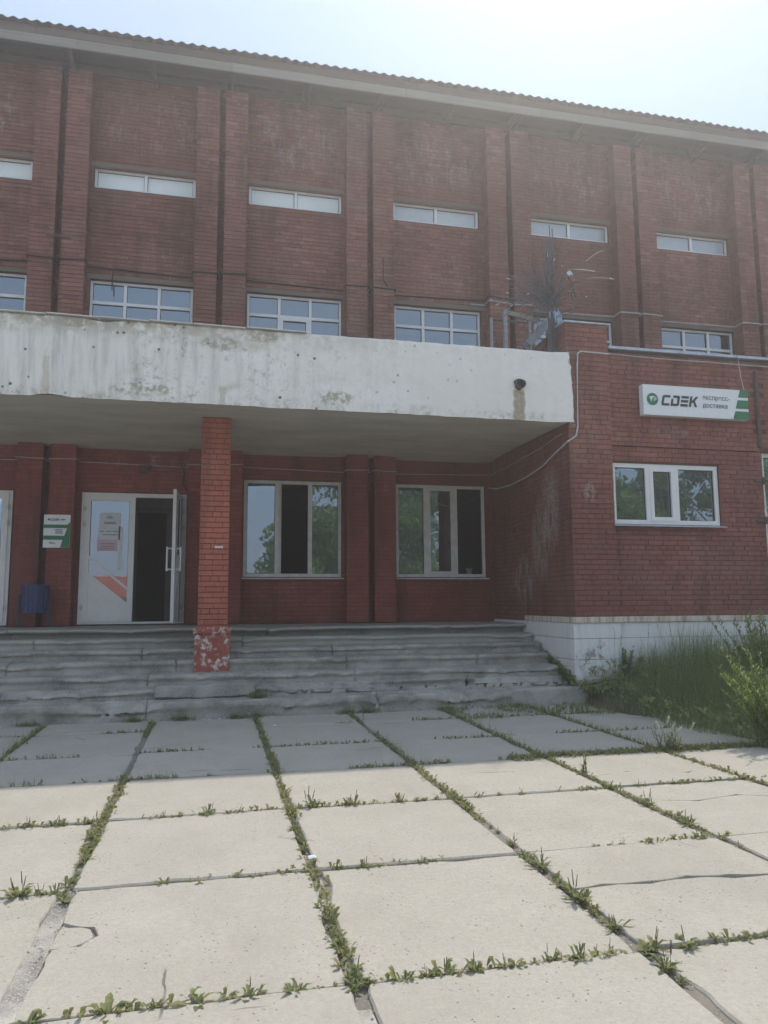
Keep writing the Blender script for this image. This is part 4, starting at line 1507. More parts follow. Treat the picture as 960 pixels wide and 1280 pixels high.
sd = 0
for j in range(len(GY) - 1):
    for i in range(len(GX) - 1):
        sd += 1
        x0, x1, y0, y1 = GX[i], GX[i + 1], GY[j], GY[j + 1]
        if x0 > 5 and y0 > 9.3:
            continue
        if x1 < -3.4 and y1 < 3:
            continue
        gx0 = gx1 = .026
        gy0 = gy1 = .010 if y0 < 6 else .014
        if i == 2 and y0 < 4.4:
            gx1 = .042
        if i == 3 and y0 < 4.4:
            gx0 = .048
        if j == 9:
            gy1 = .02
        jit = lambda: random.uniform(-.008, .008)
        P = [(x0 + gx0 + jit(), y0 + gy0 + jit()), (x1 - gx1 + jit(), y0 + gy0 + jit()), (x1 - gx1 + jit(), y1 - gy1 + jit()), (x0 + gx0 + jit(), y1 - gy1 + jit())]
        zo, tx, ty = random.uniform(-.006, .006), random.uniform(-.005, .005), random.uniform(-.005, .005)
        if i == 5 and j == 4:
            # slab broken in two by a long crack
            k0, k1 = 3.80, 3.74
            A = [(P[0][0], k0), (2.05, 3.83), (2.3, 3.80), (2.55, 3.83), (2.8, 3.79), (P[1][0], k1)]
            slab([P[0], P[1]] + A[::-1], sd, zo, tx, ty, .004)
            slab([(p[0], p[1] + .004) for p in A] + [P[2], P[3]], sd + 500, zo + .002, tx, ty, .004)
        elif i == 6 and j == 5:
            A = [(P[0][0], 5.35), (3.6, 5.22), (4.0, 5.3), (P[1][0], 5.12)]
            slab([P[0], P[1]] + A[::-1], sd, zo, tx, ty, .004)
            slab([(p[0], p[1] + .008) for p in A] + [P[2], P[3]], sd + 500, zo - .002, tx, ty, .004)
        elif i == 6 and j == 6:
            A = [(P[0][0], 6.1), (3.6, 6.2), (4.1, 6.05), (P[1][0], 6.2)]
            slab([P[0], P[1]] + A[::-1], sd, zo, tx, ty, .004)
            slab([(p[0], p[1] + .010) for p in A] + [P[2], P[3]], sd + 500, zo - .002, tx, ty, .004)
        elif i == 3 and j == 4:
            A = [(P[3][0], 3.72), (-.55, 3.74), (-.49, 3.83), (-.52, 3.92), (-.62, 3.96), (P[3][0], 3.99)]
            slab([P[0], P[1], P[2], P[3], (P[3][0], 3.9925), (-.618, 3.9625), (-.518, 3.922), (-.4875, 3.83), (-.548, 3.737), (P[3][0], 3.717)], sd, zo, tx, ty, .004)
            slab(A, sd + 500, zo - .002, tx, ty, .004)
        else:
            slab(P, sd, zo, tx, ty)
gr = MB()
for k in range(2600):
    gx_, gy_ = rg.choice(GX[2:8]), rg.choice(GY[3:9])
    if rg.random() < .55:
        x, y = gx_ + rg.gauss(0, .05), rg.uniform(2.2, 10)
    elif rg.random() < .6:
        x, y = rg.uniform(-3, 6), gy_ + rg.gauss(0, .04)
    else:
        x, y = rg.uniform(-3, 6), rg.uniform(2.2, 10)
    stone(gr, x, y, -.006, rg.uniform(.003, .008))
gr.build('slab_grit', M_GRIT, pav, kind='stuff')
# mortar strip in the lower left joint
rough_block('joint_mortar', -.765, -.668, 2.2, 4.32, -.05, -.008, M_STEP, pav, 71, .006, 24)
rough_block('joint_mortar', .548, .612, 3.72, 4.30, -.05, -.010, M_STEP, pav, 72, .006, 16)
rough_block('joint_mortar', .548, .612, 2.2, 2.95, -.05, -.010, M_STEP, pav, 73, .006, 16)


def mound(x, y):
    return max(0.0, min(1, (y - 8.7) / 1.7)) ** 1.3 * .36 * max(0, min(1, (x - 5.32) / .25)) - .04


b_ = MB()
for j in range(41):
    for i in range(81):
        X, Yv = 5.3 + 10.0 * i / 80, 7.6 + 3.05 * j / 40
        b_.v.append((X, Yv, mound(X, Yv) + vnoise(X * 4, Yv * 4, 0, 55) * .03))
for j in range(40):
    for i in range(80):
        q = j * 81 + i
        b_.f.append((q, q + 1, q + 82, q + 81))
b_.t = [0.0] * len(b_.f)
b_.m = [0] * len(b_.f)
b_.build('soil_bank', M_SOIL, None, smooth=True, kind='structure')

# rubble bricks at the plinth corner
for i, (x, y, z, rz, lb_) in enumerate(((5.52, 10.40, .335, .15, 'loose grey brick beside the cracked white plinth corner, nearer the steps'),
                                        (5.74, 10.42, .36, -.1, 'loose grey brick under the cracked white plinth corner, nearer the window'))):
    o = rough_block('loose_brick', -.12, .12, -.06, .06, -.035, .035, M_LAND, None, 80 + i, .008, 5)
    o.location = (x, y, z)
    o.rotation_euler = (.06, -.05, rz)
    tag(o, lb_, 'brick', 'loose bricks by the plinth')


# ---------------------------------------------------------------- vegetation
def blade(mb, p, h, lean, az, w, t, segs=2, curl=1.0):
    p = Vector(p)
    d = Vector((math.cos(az), math.sin(az), 0))
    s = Vector((-d.y, d.x, 0)) * w
    prev = (p - s, p + s)
    for k in range(1, segs + 1):
        f = k / segs
        c = p + d * (lean * f ** (1.6 * curl)) + Vector((0, 0, h * (f - .18 * f * f * min(1, lean / max(h, .01)))))
        ww = s * (1 - f) ** .6
        if k == segs:
            mb.face([prev[0], prev[1], c], t)
        else:
            cur = (c - ww, c + ww)
            mb.face([prev[0], prev[1], cur[1], cur[0]], t)
            prev = cur


def leaf(mb, base, az, L, w, rise, t, m=0, fold=.25):
    """lanceolate folded leaf, 4 stations"""
    d = Vector((math.cos(az), math.sin(az), 0))
    s = Vector((-d.y, d.x, 0))
    st_ = []
    for k, (f, wf) in enumerate(((0, .12), (.3, .75), (.62, 1.0), (1.0, 0.0))):
        c = Vector(base) + d * (L * f) + Vector((0, 0, rise * L * math.sin(f * 1.9)))
        st_.append((c, w * wf))
    for k in range(3):
        (a, wa), (b, wb) = st_[k], st_[k + 1]
        up_ = Vector((0, 0, fold))
        for sg in (-1, 1):
            A, B = a + s * sg * wa + up_ * wa, b + s * sg * wb + up_ * wb
            q = [a, b, B, A] if sg > 0 else [b, a, A, B]
            if wb == 0:
                q = [a, b, A] if sg > 0 else [b, a, A]
            mb.face(q, t, m)


def plantain_mesh(seed, spikes):
    rnd = random.Random(seed)
    mb = MB()
    n_ = rnd.randint(15, 24)
    for k in range(n_):
        az = 2 * PI * k / n_ * 1.0 + rnd.uniform(-.3, .3)
        L = rnd.uniform(.035, .085)
        leaf(mb, (rnd.uniform(-.025, .025), rnd.uniform(-.015, .015), 0), az, L, L * rnd.uniform(.09, .16), rnd.uniform(.15, .8), rnd.random() * .98 + .01, 0)
    for k in range(rnd.randint(6, 10)):
        az = rnd.uniform(0, 6.28)
        L = rnd.uniform(.02, .055)
        leaf(mb, (rnd.uniform(-.05, .05), rnd.uniform(-.02, .02), 0), az, L, L * .2, rnd.uniform(.5, 1.2), rnd.random() * .98 + .01, 0)
    for k in range(spikes):
        x, y = rnd.uniform(-.03, .03), rnd.uniform(-.02, .02)
        h = rnd.uniform(.06, .12)
        lx, ly = rnd.uniform(-.03, .03), rnd.uniform(-.03, .03)
        mb.tube([(x, y, 0), (x + lx * .6, y + ly * .6, h * .6)], .0013, 3, .3, 1, False)
        mb.tube([(x + lx * .6, y + ly * .6, h * .55), (x + lx, y + ly, h)], [.003, .0018], 4, .3, 1, True)
    return mb.mesh('plantain_weed', [M_WEED, M_SEED])


PM = [plantain_mesh(200 + i, (i * 7) % 5) for i in range(22)]
PL = [(-0.61, 3.2), (-0.34, 3.19), (-0.17, 3.18), (-0.03, 3.16), (0.09, 3.18), (0.17, 3.16), (0.34, 3.19), (0.43, 3.14), (0.57, 3.16), (0.78, 3.14), (0.96, 3.11), (1.08, 3.12), (1.22, 3.12), (1.42, 3.12), (1.54, 3.11), (1.7, 3.12), (1.88, 3.13), (0.58, 3.44), (0.59, 3.6), (0.59, 3.76), (-0.94, 4.47), (-0.85, 4.47), (-0.67, 4.52), (-0.69, 4.38), (-0.73, 4.93), (-0.75, 5.4), (-0.23, 4.44), (-0.1, 4.43), (0.14, 4.46), (0.27, 4.45), (0.61, 4.85), (0.62, 5.19), (0.61, 5.58), (0.74, 4.43), (0.87, 4.42), (1.22, 4.4), (1.86, 4.39), (1.85, 4.18), (1.84, 3.68), (1.83, 3.53), (1.83, 3.35), (1.84, 2.95), (1.83, 2.85), (2.51, 4.41), (2.68, 4.42), (2.34, 4.39), (2.22, 5.74), (1.87, 5.7), (2.31, 3.1), (3.17, 4.38), (3.05, 4.46), (0.58, 3.09), (2.05, 3.08), (-0.71, 6.7), (-1.01, 5.80), (-0.82, 5.79), (-1.21, 5.79), (-0.31, 5.77), (-0.0, 5.75), (0.22, 5.77), (0.74, 5.74), (1.05, 5.75), (1.41, 5.73), (3.18, 4.18), (3.17, 4.71), (3.2, 5.2)]
rw = random.Random(99)
for x, y in [(-.72, 4.6), (-.70, 4.72), (-.74, 4.28), (-.7, 5.0), (-.71, 5.9), (.57, 5.05), (.6, 5.4), (.58, 3.52), (.58, 3.68), (1.86, 4.28), (2.43, 4.42), (.50, 3.13), (.88, 3.12), (1.63, 3.12), (-.78, 4.44), (.64, 3.14)]:
    PL.append((x, y))
for k in range(70):
    if rw.random() < .5:
        PL.append((rw.choice(GX[3:8]) + rw.uniform(-.02, .02), rw.uniform(4.4, 7.0)))
    else:
        PL.append((rw.uniform(-1.8, 4.6), rw.choice([5.74, 5.74, 6.98]) + rw.uniform(-.02, .02)))
ROWN = {3.12: 'nearest cross joint', 4.42: 'second cross joint from the front', 5.74: 'third cross joint from the front', 6.98: 'cross joint along the shadow edge'}
COLN = {-2.0: 'far left long joint', -.715: 'long joint running up the left side', .58: 'long joint running up the middle', 1.845: 'long joint right of the middle', 3.17: 'second long joint from the right', 4.44: 'long joint at the right'}
for i, (x, y) in enumerate(PL):
    o = link('plantain_weed', PM[(i * 5) % len(PM)])
    gx = min(GX, key=lambda q: abs(q - x))
    gy = min(GY, key=lambda q: abs(q - y))
    if abs(gx - x) < abs(gy - y):
        x = gx + rw.uniform(-.018, .018)
        wh = COLN.get(gx, 'outermost long joint')
    else:
        y = gy + rw.uniform(-.012, .012)
        wh = ROWN.get(gy, 'farthest cross joint')
    o.location = (x, y, -.014)
    k = rw.choice((.55, .7, .85, 1.0, 1.1)) * rw.uniform(.85, 1.1) * (1.0 if i < 66 else .65)
    o.scale = (k, k, k * rw.uniform(.8, 1.2))
    o.rotation_euler = (0, 0, rw.uniform(0, 6.28))
    tag(o, 'low green plantain weed in the ' + wh + ' of the slabs', 'weed', 'plantain weeds in the ' + wh)

# low creeping growth in the joints
jb = MB()
rj = random.Random(5)


def sprig(x, y, h, z=-.016):
    n_ = rj.randint(3, 5)
    for k in range(n_):
        az = rj.uniform(0, 6.28)
        if rj.random() < .45:
            L = rj.uniform(.018, .042)
            leaf(jb, (x, y, z + rj.uniform(0, .02)), az, L, L * .3, rj.uniform(.1, 1.0), rj.random() * .98 + .01)
        else:
            blade(jb, (x, y, z), h * rj.uniform(.5, 1.3), h * rj.uniform(.1, .7), az, rj.uniform(.0012, .0026), rj.random() * .98 + .01)


for gx in GX[2:9]:
    y = 2.2
    while y < 10.2:
        d = vnoise(gx * 3.1, y * 1.15, 0, 91) + (y - 5.0) * .10 + (.25 if gx > 1.5 else .0)
        if gx > 3 and y > 4.5:
            d += .3
        if d > .08 and rj.random() < min(.97, d + .45):
            for q in range(3 if y < 6.98 else 2):
                sprig(gx + rj.gauss(0, .022), y + rj.uniform(-.02, .02), .035 if y < 6.9 else rj.uniform(.05, .13))
        y += .028
for gy in GY[4:10]:
    x = -2.6
    while x < 7.0:
        d = vnoise(x * 1.4, gy * 2.7, 0, 92) + .08 + (.15 if gy > 6.5 else 0) + (.22 if x > 2.6 else 0)
        if d > .1 and rj.random() < min(.9, d + .35):
            for q in range(2):
                sprig(x + rj.uniform(-.02, .02), gy + rj.gauss(0, .013), .028 if gy < 6.9 else rj.uniform(.035, .10))
        x += .03
# denser growth along the sunlit edge and towards the steps on the right
for k in range(1500):
    x = rj.uniform(2.8, 6.2)
    y = 6.98 + rj.gauss(0, .05)
    sprig(x, y, rj.uniform(.03, .09), -.01)
for k in range(900):
    x, y = rj.uniform(3.1, 5.6), rj.uniform(9.3, 10.3)
    if vnoise(x * 1.7, y * 2, 0, 93) > -.05:
        sprig(x, y, rj.uniform(.06, .16), 0)
for k in range(450):
    x = rj.choice((-2.2, -.95, -.35, .35, .6, 1.8, 2.1, 3.2, 4.3)) + rj.gauss(0, .07)
    sprig(x, 10.28 + rj.gauss(0, .03), rj.uniform(.05, .15), 0)
for k in range(160):
    sprig(rj.gauss(.62, .07), rj.uniform(10.35, 10.6), rj.uniform(.05, .12), .24)
jb.build('joint_grass', M_GRASS, None, kind='stuff')['label'] = 'short grass and creeping weeds in the slab joints'

tg = MB()
rt = random.Random(6)
for k in range(19000):
    x = rt.uniform(5.35, 10.2)
    y = rt.uniform(7.05, 10.58)
    edge = 7.15 + .28 * vnoise(x * 1.2, 0, 0, 95) + max(0, 5.75 - x) * 1.5
    if y < edge:
        continue
    if x < 5.42 + .25 * vnoise(y * 1.7, 3, 0, 97) and y < 10.0:
        continue
    dens = min(1, (x - 5.0) / .8)
    h = (.17 + .62 * min(1, max(0, (x - 5.6) / 1.3))) * (0.6 + .7 * rt.random()) * (1 + .35 * vnoise(x * 1.5, y * 1.5, 0, 96))
    if y < 7.6:
        h *= .75
    if rt.random() > dens + .3:
        continue
    blade(tg, (x, y, max(mound(x, y), 0) - .03), h, h * rt.uniform(.08, .55), rt.uniform(0, 6.28), rt.uniform(.002, .0048), rt.random() * .98 + .01, 3)
for k in range(160):
    x, y = rt.uniform(5.6, 9.8), rt.uniform(7.3, 10.5)
    h = rt.uniform(.55, 1.05) * min(1, .45 + (x - 5.4) * .5)
    z0_ = max(mound(x, y), 0)
    lx, ly = rt.uniform(-.15, .15), rt.uniform(-.1, .1)
    tg.tube([(x, y, z0_), (x + lx * .4, y + ly * .4, z0_ + h * .6), (x + lx, y + ly, z0_ + h)], .0022, 3, .92, 0, False)
    for q in range(12):
        f = rt.uniform(.75, 1.0)
        leaf(tg, (x + lx * f, y + ly * f, z0_ + h * f), rt.uniform(0, 6.28), rt.uniform(.012, .035), .004, rt.uniform(.4, 1.3), .95)
for k in range(2600):         # broad leaves low in the patch
    x, y = rt.uniform(5.4, 9.5), rt.uniform(7.2, 10.5)
    L = rt.uniform(.04, .11)
    leaf(tg, (x, y, max(mound(x, y), 0) + rt.uniform(0, .25)), rt.uniform(0, 6.28), L, L * .3, rt.uniform(.1, .8), rt.random() * .98 + .01)
for k in range(1100):         # dark weeds in the gap between the steps and the plinth
    x, y = rt.uniform(5.22, 5.9), rt.uniform(9.9, 11.6)
    if x > 5.3 and y > 10.5:
        x = 5.27
    z = 0.2 if x > 5.3 else .25 + .4 * max(0, (y - 10.4))
    L = rt.uniform(.03, .08)
    leaf(tg, (x, y, z * .8 + rt.uniform(0, .1)), rt.uniform(0, 6.28), L, L * .28, rt.uniform(.2, 1.2), rt.random() * .5 + .01)
tg.build('tall_grass', M_TALL, None, kind='stuff')['label'] = 'tall uncut grass in front of the white plinth'


def shrub(name, label, cat, loc, stems, height, spread, nl, lmat, seed, leafL=(.05, .11), lw=.16, lean=(0, 0)):
    rnd = random.Random(seed)
    root = thing(name, label, cat, loc=loc)
    ms, ml = MB(), MB()
    for k in range(stems):
        az = rnd.uniform(0, 6.28)
        sp = spread * rnd.uniform(.3, 1.0)
        h = height * rnd.uniform(.6, 1.05)
        bx, by = rnd.gauss(0, .06), rnd.gauss(0, .06)
        pts = []
        for i in range(5):
            f = i / 4
            pts.append(Vector((bx + math.cos(az) * sp * f ** 1.5 + lean[0] * f, by + math.sin(az) * sp * f ** 1.5 + lean[1] * f, h * f - .03)))
        ms.tube(pts, [.006, .005, .004, .003, .0015], 4, .4)
        for q in range(nl):
            f = rnd.uniform(.12, 1.0)
            i = min(3, int(f * 4))
            p = pts[i].lerp(pts[i + 1], f * 4 - i)
            L = rnd.uniform(*leafL) * (1.1 - .5 * f)
            leaf(ml, p, rnd.uniform(0, 6.28), L, L * lw, rnd.uniform(.1, 1.1), rnd.random() * .98 + .01)
    ms.build('stem', M_SEED, root)
    ml.build('foliage', lmat, root)
    return root


shrub('wormwood_shrub', 'bright green feathery shrub catching the sun at the right edge of the grass', 'shrub', (5.62, 6.86, 0), 64, 1.02, .5, 95, M_BUSH, 301, (.03, .085), .13)
shrub('leafy_shrub', 'darker green leafy shrub in the shade behind the sunlit one, by the annex', 'shrub', (7.0, 8.5, .1), 46, 1.25, .7, 60, M_TALL, 302, (.05, .12), .2)
shrub('plinth_vine', 'small dark green plant climbing at the plinth corner under the annex window', 'plant', (6.16, 10.5, .33), 9, .5, .14, 38, M_TALL, 303, (.05, .09), .38)
shrub('upright_weed', 'thin upright weed standing in the joint near the sunlit pavement edge', 'weed', (3.25, 6.25, 0), 3, .24, .07, 16, M_WEED, 304, (.03, .05), .2)
# foxtail barley with pale seed heads
ft = shrub('foxtail_barley', 'grass tuft with fluffy cream seed heads at the shadow edge', 'grass', (4.52, 6.98, 0), 16, .2, .12, 8, M_GRASS, 305, (.06, .12), .08)
fm = MB()
rf = random.Random(8)
for (hx_, hy_, hz, lx) in ((-.10, 0, .20, -.03), (.0, .0, .25, .02), (.05, .03, .17, .05), (-.04, .02, .16, -.01), (.27, .02, .17, .05), (.08, -.02, .14, .06)):
    for k in range(110):
        f = rf.random()
        p = Vector((hx_ + lx * f, hy_, hz + .07 * f))
        blade(fm, p, rf.uniform(.015, .045), rf.uniform(.008, .03), rf.uniform(0, 6.28), .0018, rf.random() * .9 + .05, 2)
fm.build('seed_head', M_FLUFF, ft)
for i, (x, y, lb_) in enumerate(((.595, 4.60, 'small white paper scrap lying in the weedy joint near the slab crossing'), (.77, 9.46, 'small white paper scrap on the shaded slab in front of the steps'))):
    b_ = MB()
    for q in range(4):
        a = q * .9
        p = Vector((rf.uniform(-.02, .02), rf.uniform(-.015, .015), .004 + .006 * q))
        b_.face([p + Vector((-.035, -.014, 0)), p + Vector((.03, -.016, .008)), p + Vector((.032, .017, .02)), p + Vector((-.028, .014, .012))])
    o = b_.build('paper_scrap', M_PAPER)
    o.location = (x, y, .004)
    o.scale = (.6, .6, .5)
    tag(o, lb_, 'litter', 'paper scraps')

# ---------------------------------------------------------------- signs and posters
def text_mesh(s, size, mat, name, parent, loc, rx=PI / 2, ext=.0006, sx=1.0):
    cu = bpy.data.curves.new(name, 'FONT')
    cu.body = s
    cu.size = size
    cu.extrude = ext
    o = bpy.data.objects.new(name, cu)
    COL.objects.link(o)
    bpy.context.view_layer.update()
    me = bpy.data.meshes.new_from_object(o)
    COL.objects.unlink(o)
    bpy.data.objects.remove(o)
    me.materials.clear()
    me.materials.append(mat)
    m = link(name, me, parent)
    m.location = loc
    m.rotation_euler = (rx, 0, 0)
    m.scale = (sx, 1, 1)
    return m


def poly_prism(mb, poly, y, th, m=0):
    """poly in (x, z); front at y"""
    n_ = len(poly)
    mb.face([(p[0], y, p[1]) for p in poly], 0, m)
    for i in range(n_):
        a, b = poly[i], poly[(i + 1) % n_]
        mb.face([(a[0], y, a[1]), (a[0], y + th, a[1]), (b[0], y + th, b[1]), (b[0], y, b[1])], 0, m)


def logo_letters(mb, x, z, h, y, m=0, th=.002):
    """slanted block letters C D E K, cap height h, starting at x, baseline z"""
    sh = .22
    s = h * .20

    def P(pts, ox):
        poly_prism(mb, [(x + (ox + px + pz * sh) * h, z + pz * h) for px, pz in pts], y, th, m)
    # C
    P([(0.0, .12), (.12, 0), (.22, 0), (.22, 1), (.12, 1), (0, .88)], 0)
    P([(.22, 0), (.80, 0), (.80, .22), (.22, .22)], 0)
    P([(.22, .78), (.80, .78), (.80, 1), (.22, 1)], 0)
    # D
    P([(0, 0), (.62, 0), (.62, .22), (0, .22)], .95)
    P([(0.16, .78), (.62, .78), (.62, 1), (.16, 1)], .95)
    P([(.62, 0), (.74, 0), (.86, .14), (.86, .86), (.74, 1), (.62, 1)], .95)
    P([(.0, .22), (.22, .22), (.22, .66), (.0, .66)], .95)
    # E: three bars
    for a in (0, .385, .77):
        P([(0, a), (.76, a), (.76, a + .23), (0, a + .23)], 1.96)
    # K
    P([(0, 0), (.23, 0), (.23, 1), (0, 1)], 2.86)
    P([(.23, .40), (.42, .40), (.86, 1), (.60, 1), (.23, .56)], 2.86)
    P([(.36, .56), (.62, 0), (.88, 0), (.54, .60)], 2.86)


SX0, SX1, SZ0, SZ1 = 6.66, 8.60, 4.455, 4.955
SYF = YR - .14
sg = thing('shop_sign', 'white lightbox sign with green stripes and delivery lettering on the annex wall', 'sign', loc=(SX0, SYF, SZ0))
SW, SH = SX1 - SX0, SZ1 - SZ0
sub_box('sign_box', 0, SW, .004, .12, 0, SH, M_SIGN, sg, .006)
lm = MB()
logo_letters(lm, .315, SH * .5 - .085, .175, -.0035)
lm.build('logo_lettering', M_INK, sg)
gm = MB()
# three slanted green bars at the right end
xt, xb_ = SW * .925, SW * .845
for (a, b) in ((.745, 1.0), (.36, .655), (0.0, .275)):
    xa = lambda v: xb_ + (xt - xb_) * v
    poly_prism(gm, [(xa(a), a * SH + .002), (SW - .004, a * SH + .002), (SW - .004, b * SH - .002), (xa(b), b * SH - .002)], -.003, .004)
gm.build('green_bar', M_GREEN, sg)
gm = MB()
poly_prism(gm, [(.165 + .1 * math.cos(2 * PI * k / 28), SH * .5 + .01 + .1 * math.sin(2 * PI * k / 28)) for k in range(28)], -.003, .004)
gm.build('emblem_disc', M_GREEN, sg)
gm = MB()
poly_prism(gm, [(.108, .30), (.21, .312), (.175, .285), (.15, .262), (.138, .20), (.125, .255)], -.0055, .0015)
poly_prism(gm, [(.16, .252), (.215, .292), (.245, .296), (.19, .262)], -.0055, .0015)
poly_prism(gm, [(.165, .226), (.22, .266), (.25, .268), (.2, .236)], -.0055, .0015)
gm.build('emblem_arrow', M_SIGN, sg)
text_mesh('экспресс-', .115, M_INK, 'sign_text', sg, (1.075, -.001, SH * .60), sx=.92)
text_mesh('доставка', .115, M_INK, 'sign_text', sg, (1.075, -.001, SH * .34), sx=.92)
b_ = MB()
for xx_ in (.3, 1.6):
    b_.box(xx_, xx_ + .04, .12, .142, .05, SH - .05)
b_.build('sign_bracket', M_STEEL, sg)

po = thing('delivery_poster', 'small white and green company poster on the pilaster left of the open door', 'poster', loc=(-2.835, YP - .006, 2.455))
PW, PH = .425, .565
sub_box('poster_sheet', 0, PW, -.006, 0, 0, PH, M_SIGN, po)
gm = MB()
poly_prism(gm, [(0.002, .395), (PW - .05, .395), (PW - .002, .44), (PW - .002, .002), (.275, .002), (.31, .135), (.002, .135), (.002, .205), (.335, .205), (.375, .335), (.002, .335)], -.0085, .002)
gm.build('green_band', M_GREEN, po)
lm = MB()
logo_letters(lm, .105, .462, .038, -.0085, th=.002)
lm.build('logo_lettering', M_INK, po)
gm = MB()
poly_prism(gm, [(.078 + .02 * math.cos(2 * PI * k / 16), .482 + .02 * math.sin(2 * PI * k / 16)) for k in range(16)], -.0085, .002)
gm.build('emblem_disc', M_GREEN, po)
lm = MB()
for (xa, xb2, z) in ((.27, .35, .488), (.27, .33, .474), (.17, .30, .312), (.19, .31, .288), (.19, .31, .268), (.19, .31, .248), (.1, .2, .075), (.1, .16, .092)):
    lm.box(xa, xb2, -.0085, -.0065, z - .005, z + .005)
lm.build('poster_print', M_INK, po, kind='stuff')

# ---------------------------------------------------------------- bin
bn = thing('litter_bin', 'blue metal litter bin hung in a low stand against the pilaster', 'bin', loc=(-2.87, 13.45, ZL))
b_ = MB()
NB = 16
for (za, zb, ra, rb) in ((.22, .66, .185, .205), (.66, .68, .212, .212)):
    for k in range(NB):
        a, b = 2 * PI * k / NB, 2 * PI * (k + 1) / NB
        b_.face([(ra * math.cos(a), .8 * ra * math.sin(a), za), (ra * math.cos(b), .8 * ra * math.sin(b), za), (rb * math.cos(b), .8 * rb * math.sin(b), zb), (rb * math.cos(a), .8 * rb * math.sin(a), zb)])
b_.face([(.185 * math.cos(-2 * PI * k / NB), .8 * .185 * math.sin(-2 * PI * k / NB), .22) for k in range(NB)])
b_.build('bucket', M_BIN, bn)
b_ = MB()
for k in range(NB):
    a = 2 * PI * k / NB
    b_.tube([(.187 * math.cos(a), .8 * .187 * math.sin(a), .23), (.207 * math.cos(a), .8 * .207 * math.sin(a), .655)], .006, 4)
b_.build('rib', M_BIN, bn)
for s_ in (-1, 1):
    b_ = MB()
    b_.tube([(s_ * .24, -.05, 0), (s_ * .238, -.03, .5), (s_ * .238, .03, .5), (s_ * .24, .06, 0)], .014, 6)
    b_.tube([(s_ * .225, 0, .47), (s_ * .18, 0, .47)], .01, 6)
    b_.build('leg', M_BINLEG, bn)

# ---------------------------------------------------------------- cables, pipes, mast
def cable(name, label, pts, rad, mat, cat='cable', group=None, sag=0.0, sub=10):
    P = [Vector(p) for p in pts]
    out = []
    for a, b in zip(P, P[1:]):
        L = (b - a).length
        m = max(1, int(L / .25)) if sag else 1
        for k in range(m):
            f = k / m
            q = a.lerp(b, f)
            q.z -= sag * L * 4 * f * (1 - f)
            out.append(q)
    out.append(P[-1])
    b_ = MB()
    b_.tube(out, rad, 5)
    return tag(b_.build(name, mat), label, cat, group)


def along_facade(z, xs_, off=.012):
    """hugs the wall and the pilasters between x positions"""
    pts = []
    ev = [xs_[0]] + [q for p in pil for q in (p[0] - .03, p[0] - .029, p[1] + .029, p[1] + .03) if xs_[0] < q < xs_[1]] + [xs_[1]]
    for x in ev:
        on = any(p[0] - .0295 < x < p[1] + .0295 for p in pil)
        y = (YP if on else Y0) - off
        pts.append((x, y, z + .02 * math.sin(x * 1.7) + .012 * math.sin(x * 5.1)))
    return pts


cable('wall_cable', 'black cable running along the upper facade just over the second storey windows', along_facade(7.60, (XA, 6.0)), .016, M_BLACK)
cable('wall_cable', 'pale cable crossing the facade right of the wire bundle, above the annex roof', along_facade(7.50, (5.0, XB), .02), .017, M_GREYCABLE)
cable('wall_cable', 'thin pale cable across the brick under the canopy soffit', along_facade(3.98, (-6.2, 5.28)), .008, M_GREYCABLE)
cable('wall_cable', 'short black wire looped down over the left second storey window',
      [(-.6, Y0 - .02, 7.57), (-1.9, Y0 - .02, 7.62), (-1.92, Y0 - .02, 7.45), (-1.92, Y0 - .03, 7.2)], .012, M_BLACK)
cable('wall_cable', 'short black wire running up the middle pilaster and turning aside', [(3.12, YP - .02, 8.2), (3.12, YP - .02, 7.75), (3.2, YP - .02, 7.63), (3.35, Y0 - .02, 7.6)], .012, M_BLACK)
cable('conduit_pipe', 'white conduit bending down the annex pier and back under the canopy',
      [(6.12, YW - .02, 5.43), (5.62, YW - .025, 5.44), (5.565, YW - .025, 5.40), (5.55, YW - .025, 5.2), (5.52, YW - .025, 4.2), (5.48, YW - .03, 4.06), (5.34, YW - .03, 3.97)] +
      [(5.30, 10.9, 3.86), (5.30, 11.4, 3.73), (5.30, 12.0, 3.66), (5.30, 12.8, 3.62), (5.30, 13.5, 3.66), (5.30, 13.93, 3.74)], .014, M_WHITECABLE, 'pipe')
cable('wall_cable', 'thin grey wire hugging the annex side wall above the white conduit', [(5.31, 10.7, 4.12), (5.31, 11.5, 4.05), (5.31, 12.6, 4.0), (5.31, 13.9, 3.98)], .006, M_GREYCABLE)
cable('wall_cable', 'pale cable drooping under the annex parapet flashing', [(6.13, YR - .02, 5.46), (8.0, YR - .02, 5.44), (10.0, YR - .02, 5.45), (13.0, YR - .02, 5.44)], .011, M_GREYCABLE, sag=.006)
cable('wall_cable', 'thin white wire hanging from the parapet to the end of the sign', [(8.50, YR - .08, 5.58), (8.56, YR - .05, 5.2), (8.585, YR - .08, 4.96)], .006, M_WHITECABLE)
cable('wall_cable', 'dark loose wire hanging at the right jamb of the entrance door', [(-.62, Y0 - .02, 4.0), (-.55, Y0 - .03, 3.85), (-.58, Y0 - .03, 3.65), (-.47, Y0 - .03, 3.5)], .009, M_BLACK)
b_ = MB()
b_.box(-1.34, -1.2, Y0 - .07, Y0 - .004, 3.83, 3.95)
b_.tube([(-1.2, Y0 - .04, 3.92), (-1.12, Y0 - .07, 3.94)], .03, 6)
tag(b_.build('junction_box', M_RUST), 'small dark junction box on the brick above the open door', 'junction box')

b_ = MB()
b_.tube([(-3.02, YP - .03, 8.02), (-2.62, YP - .03, 8.0)], .014, 5)
tag(b_.build('wall_bracket', M_RUST), 'short rusty bracket across the left pilaster pair above the cable', 'bracket')

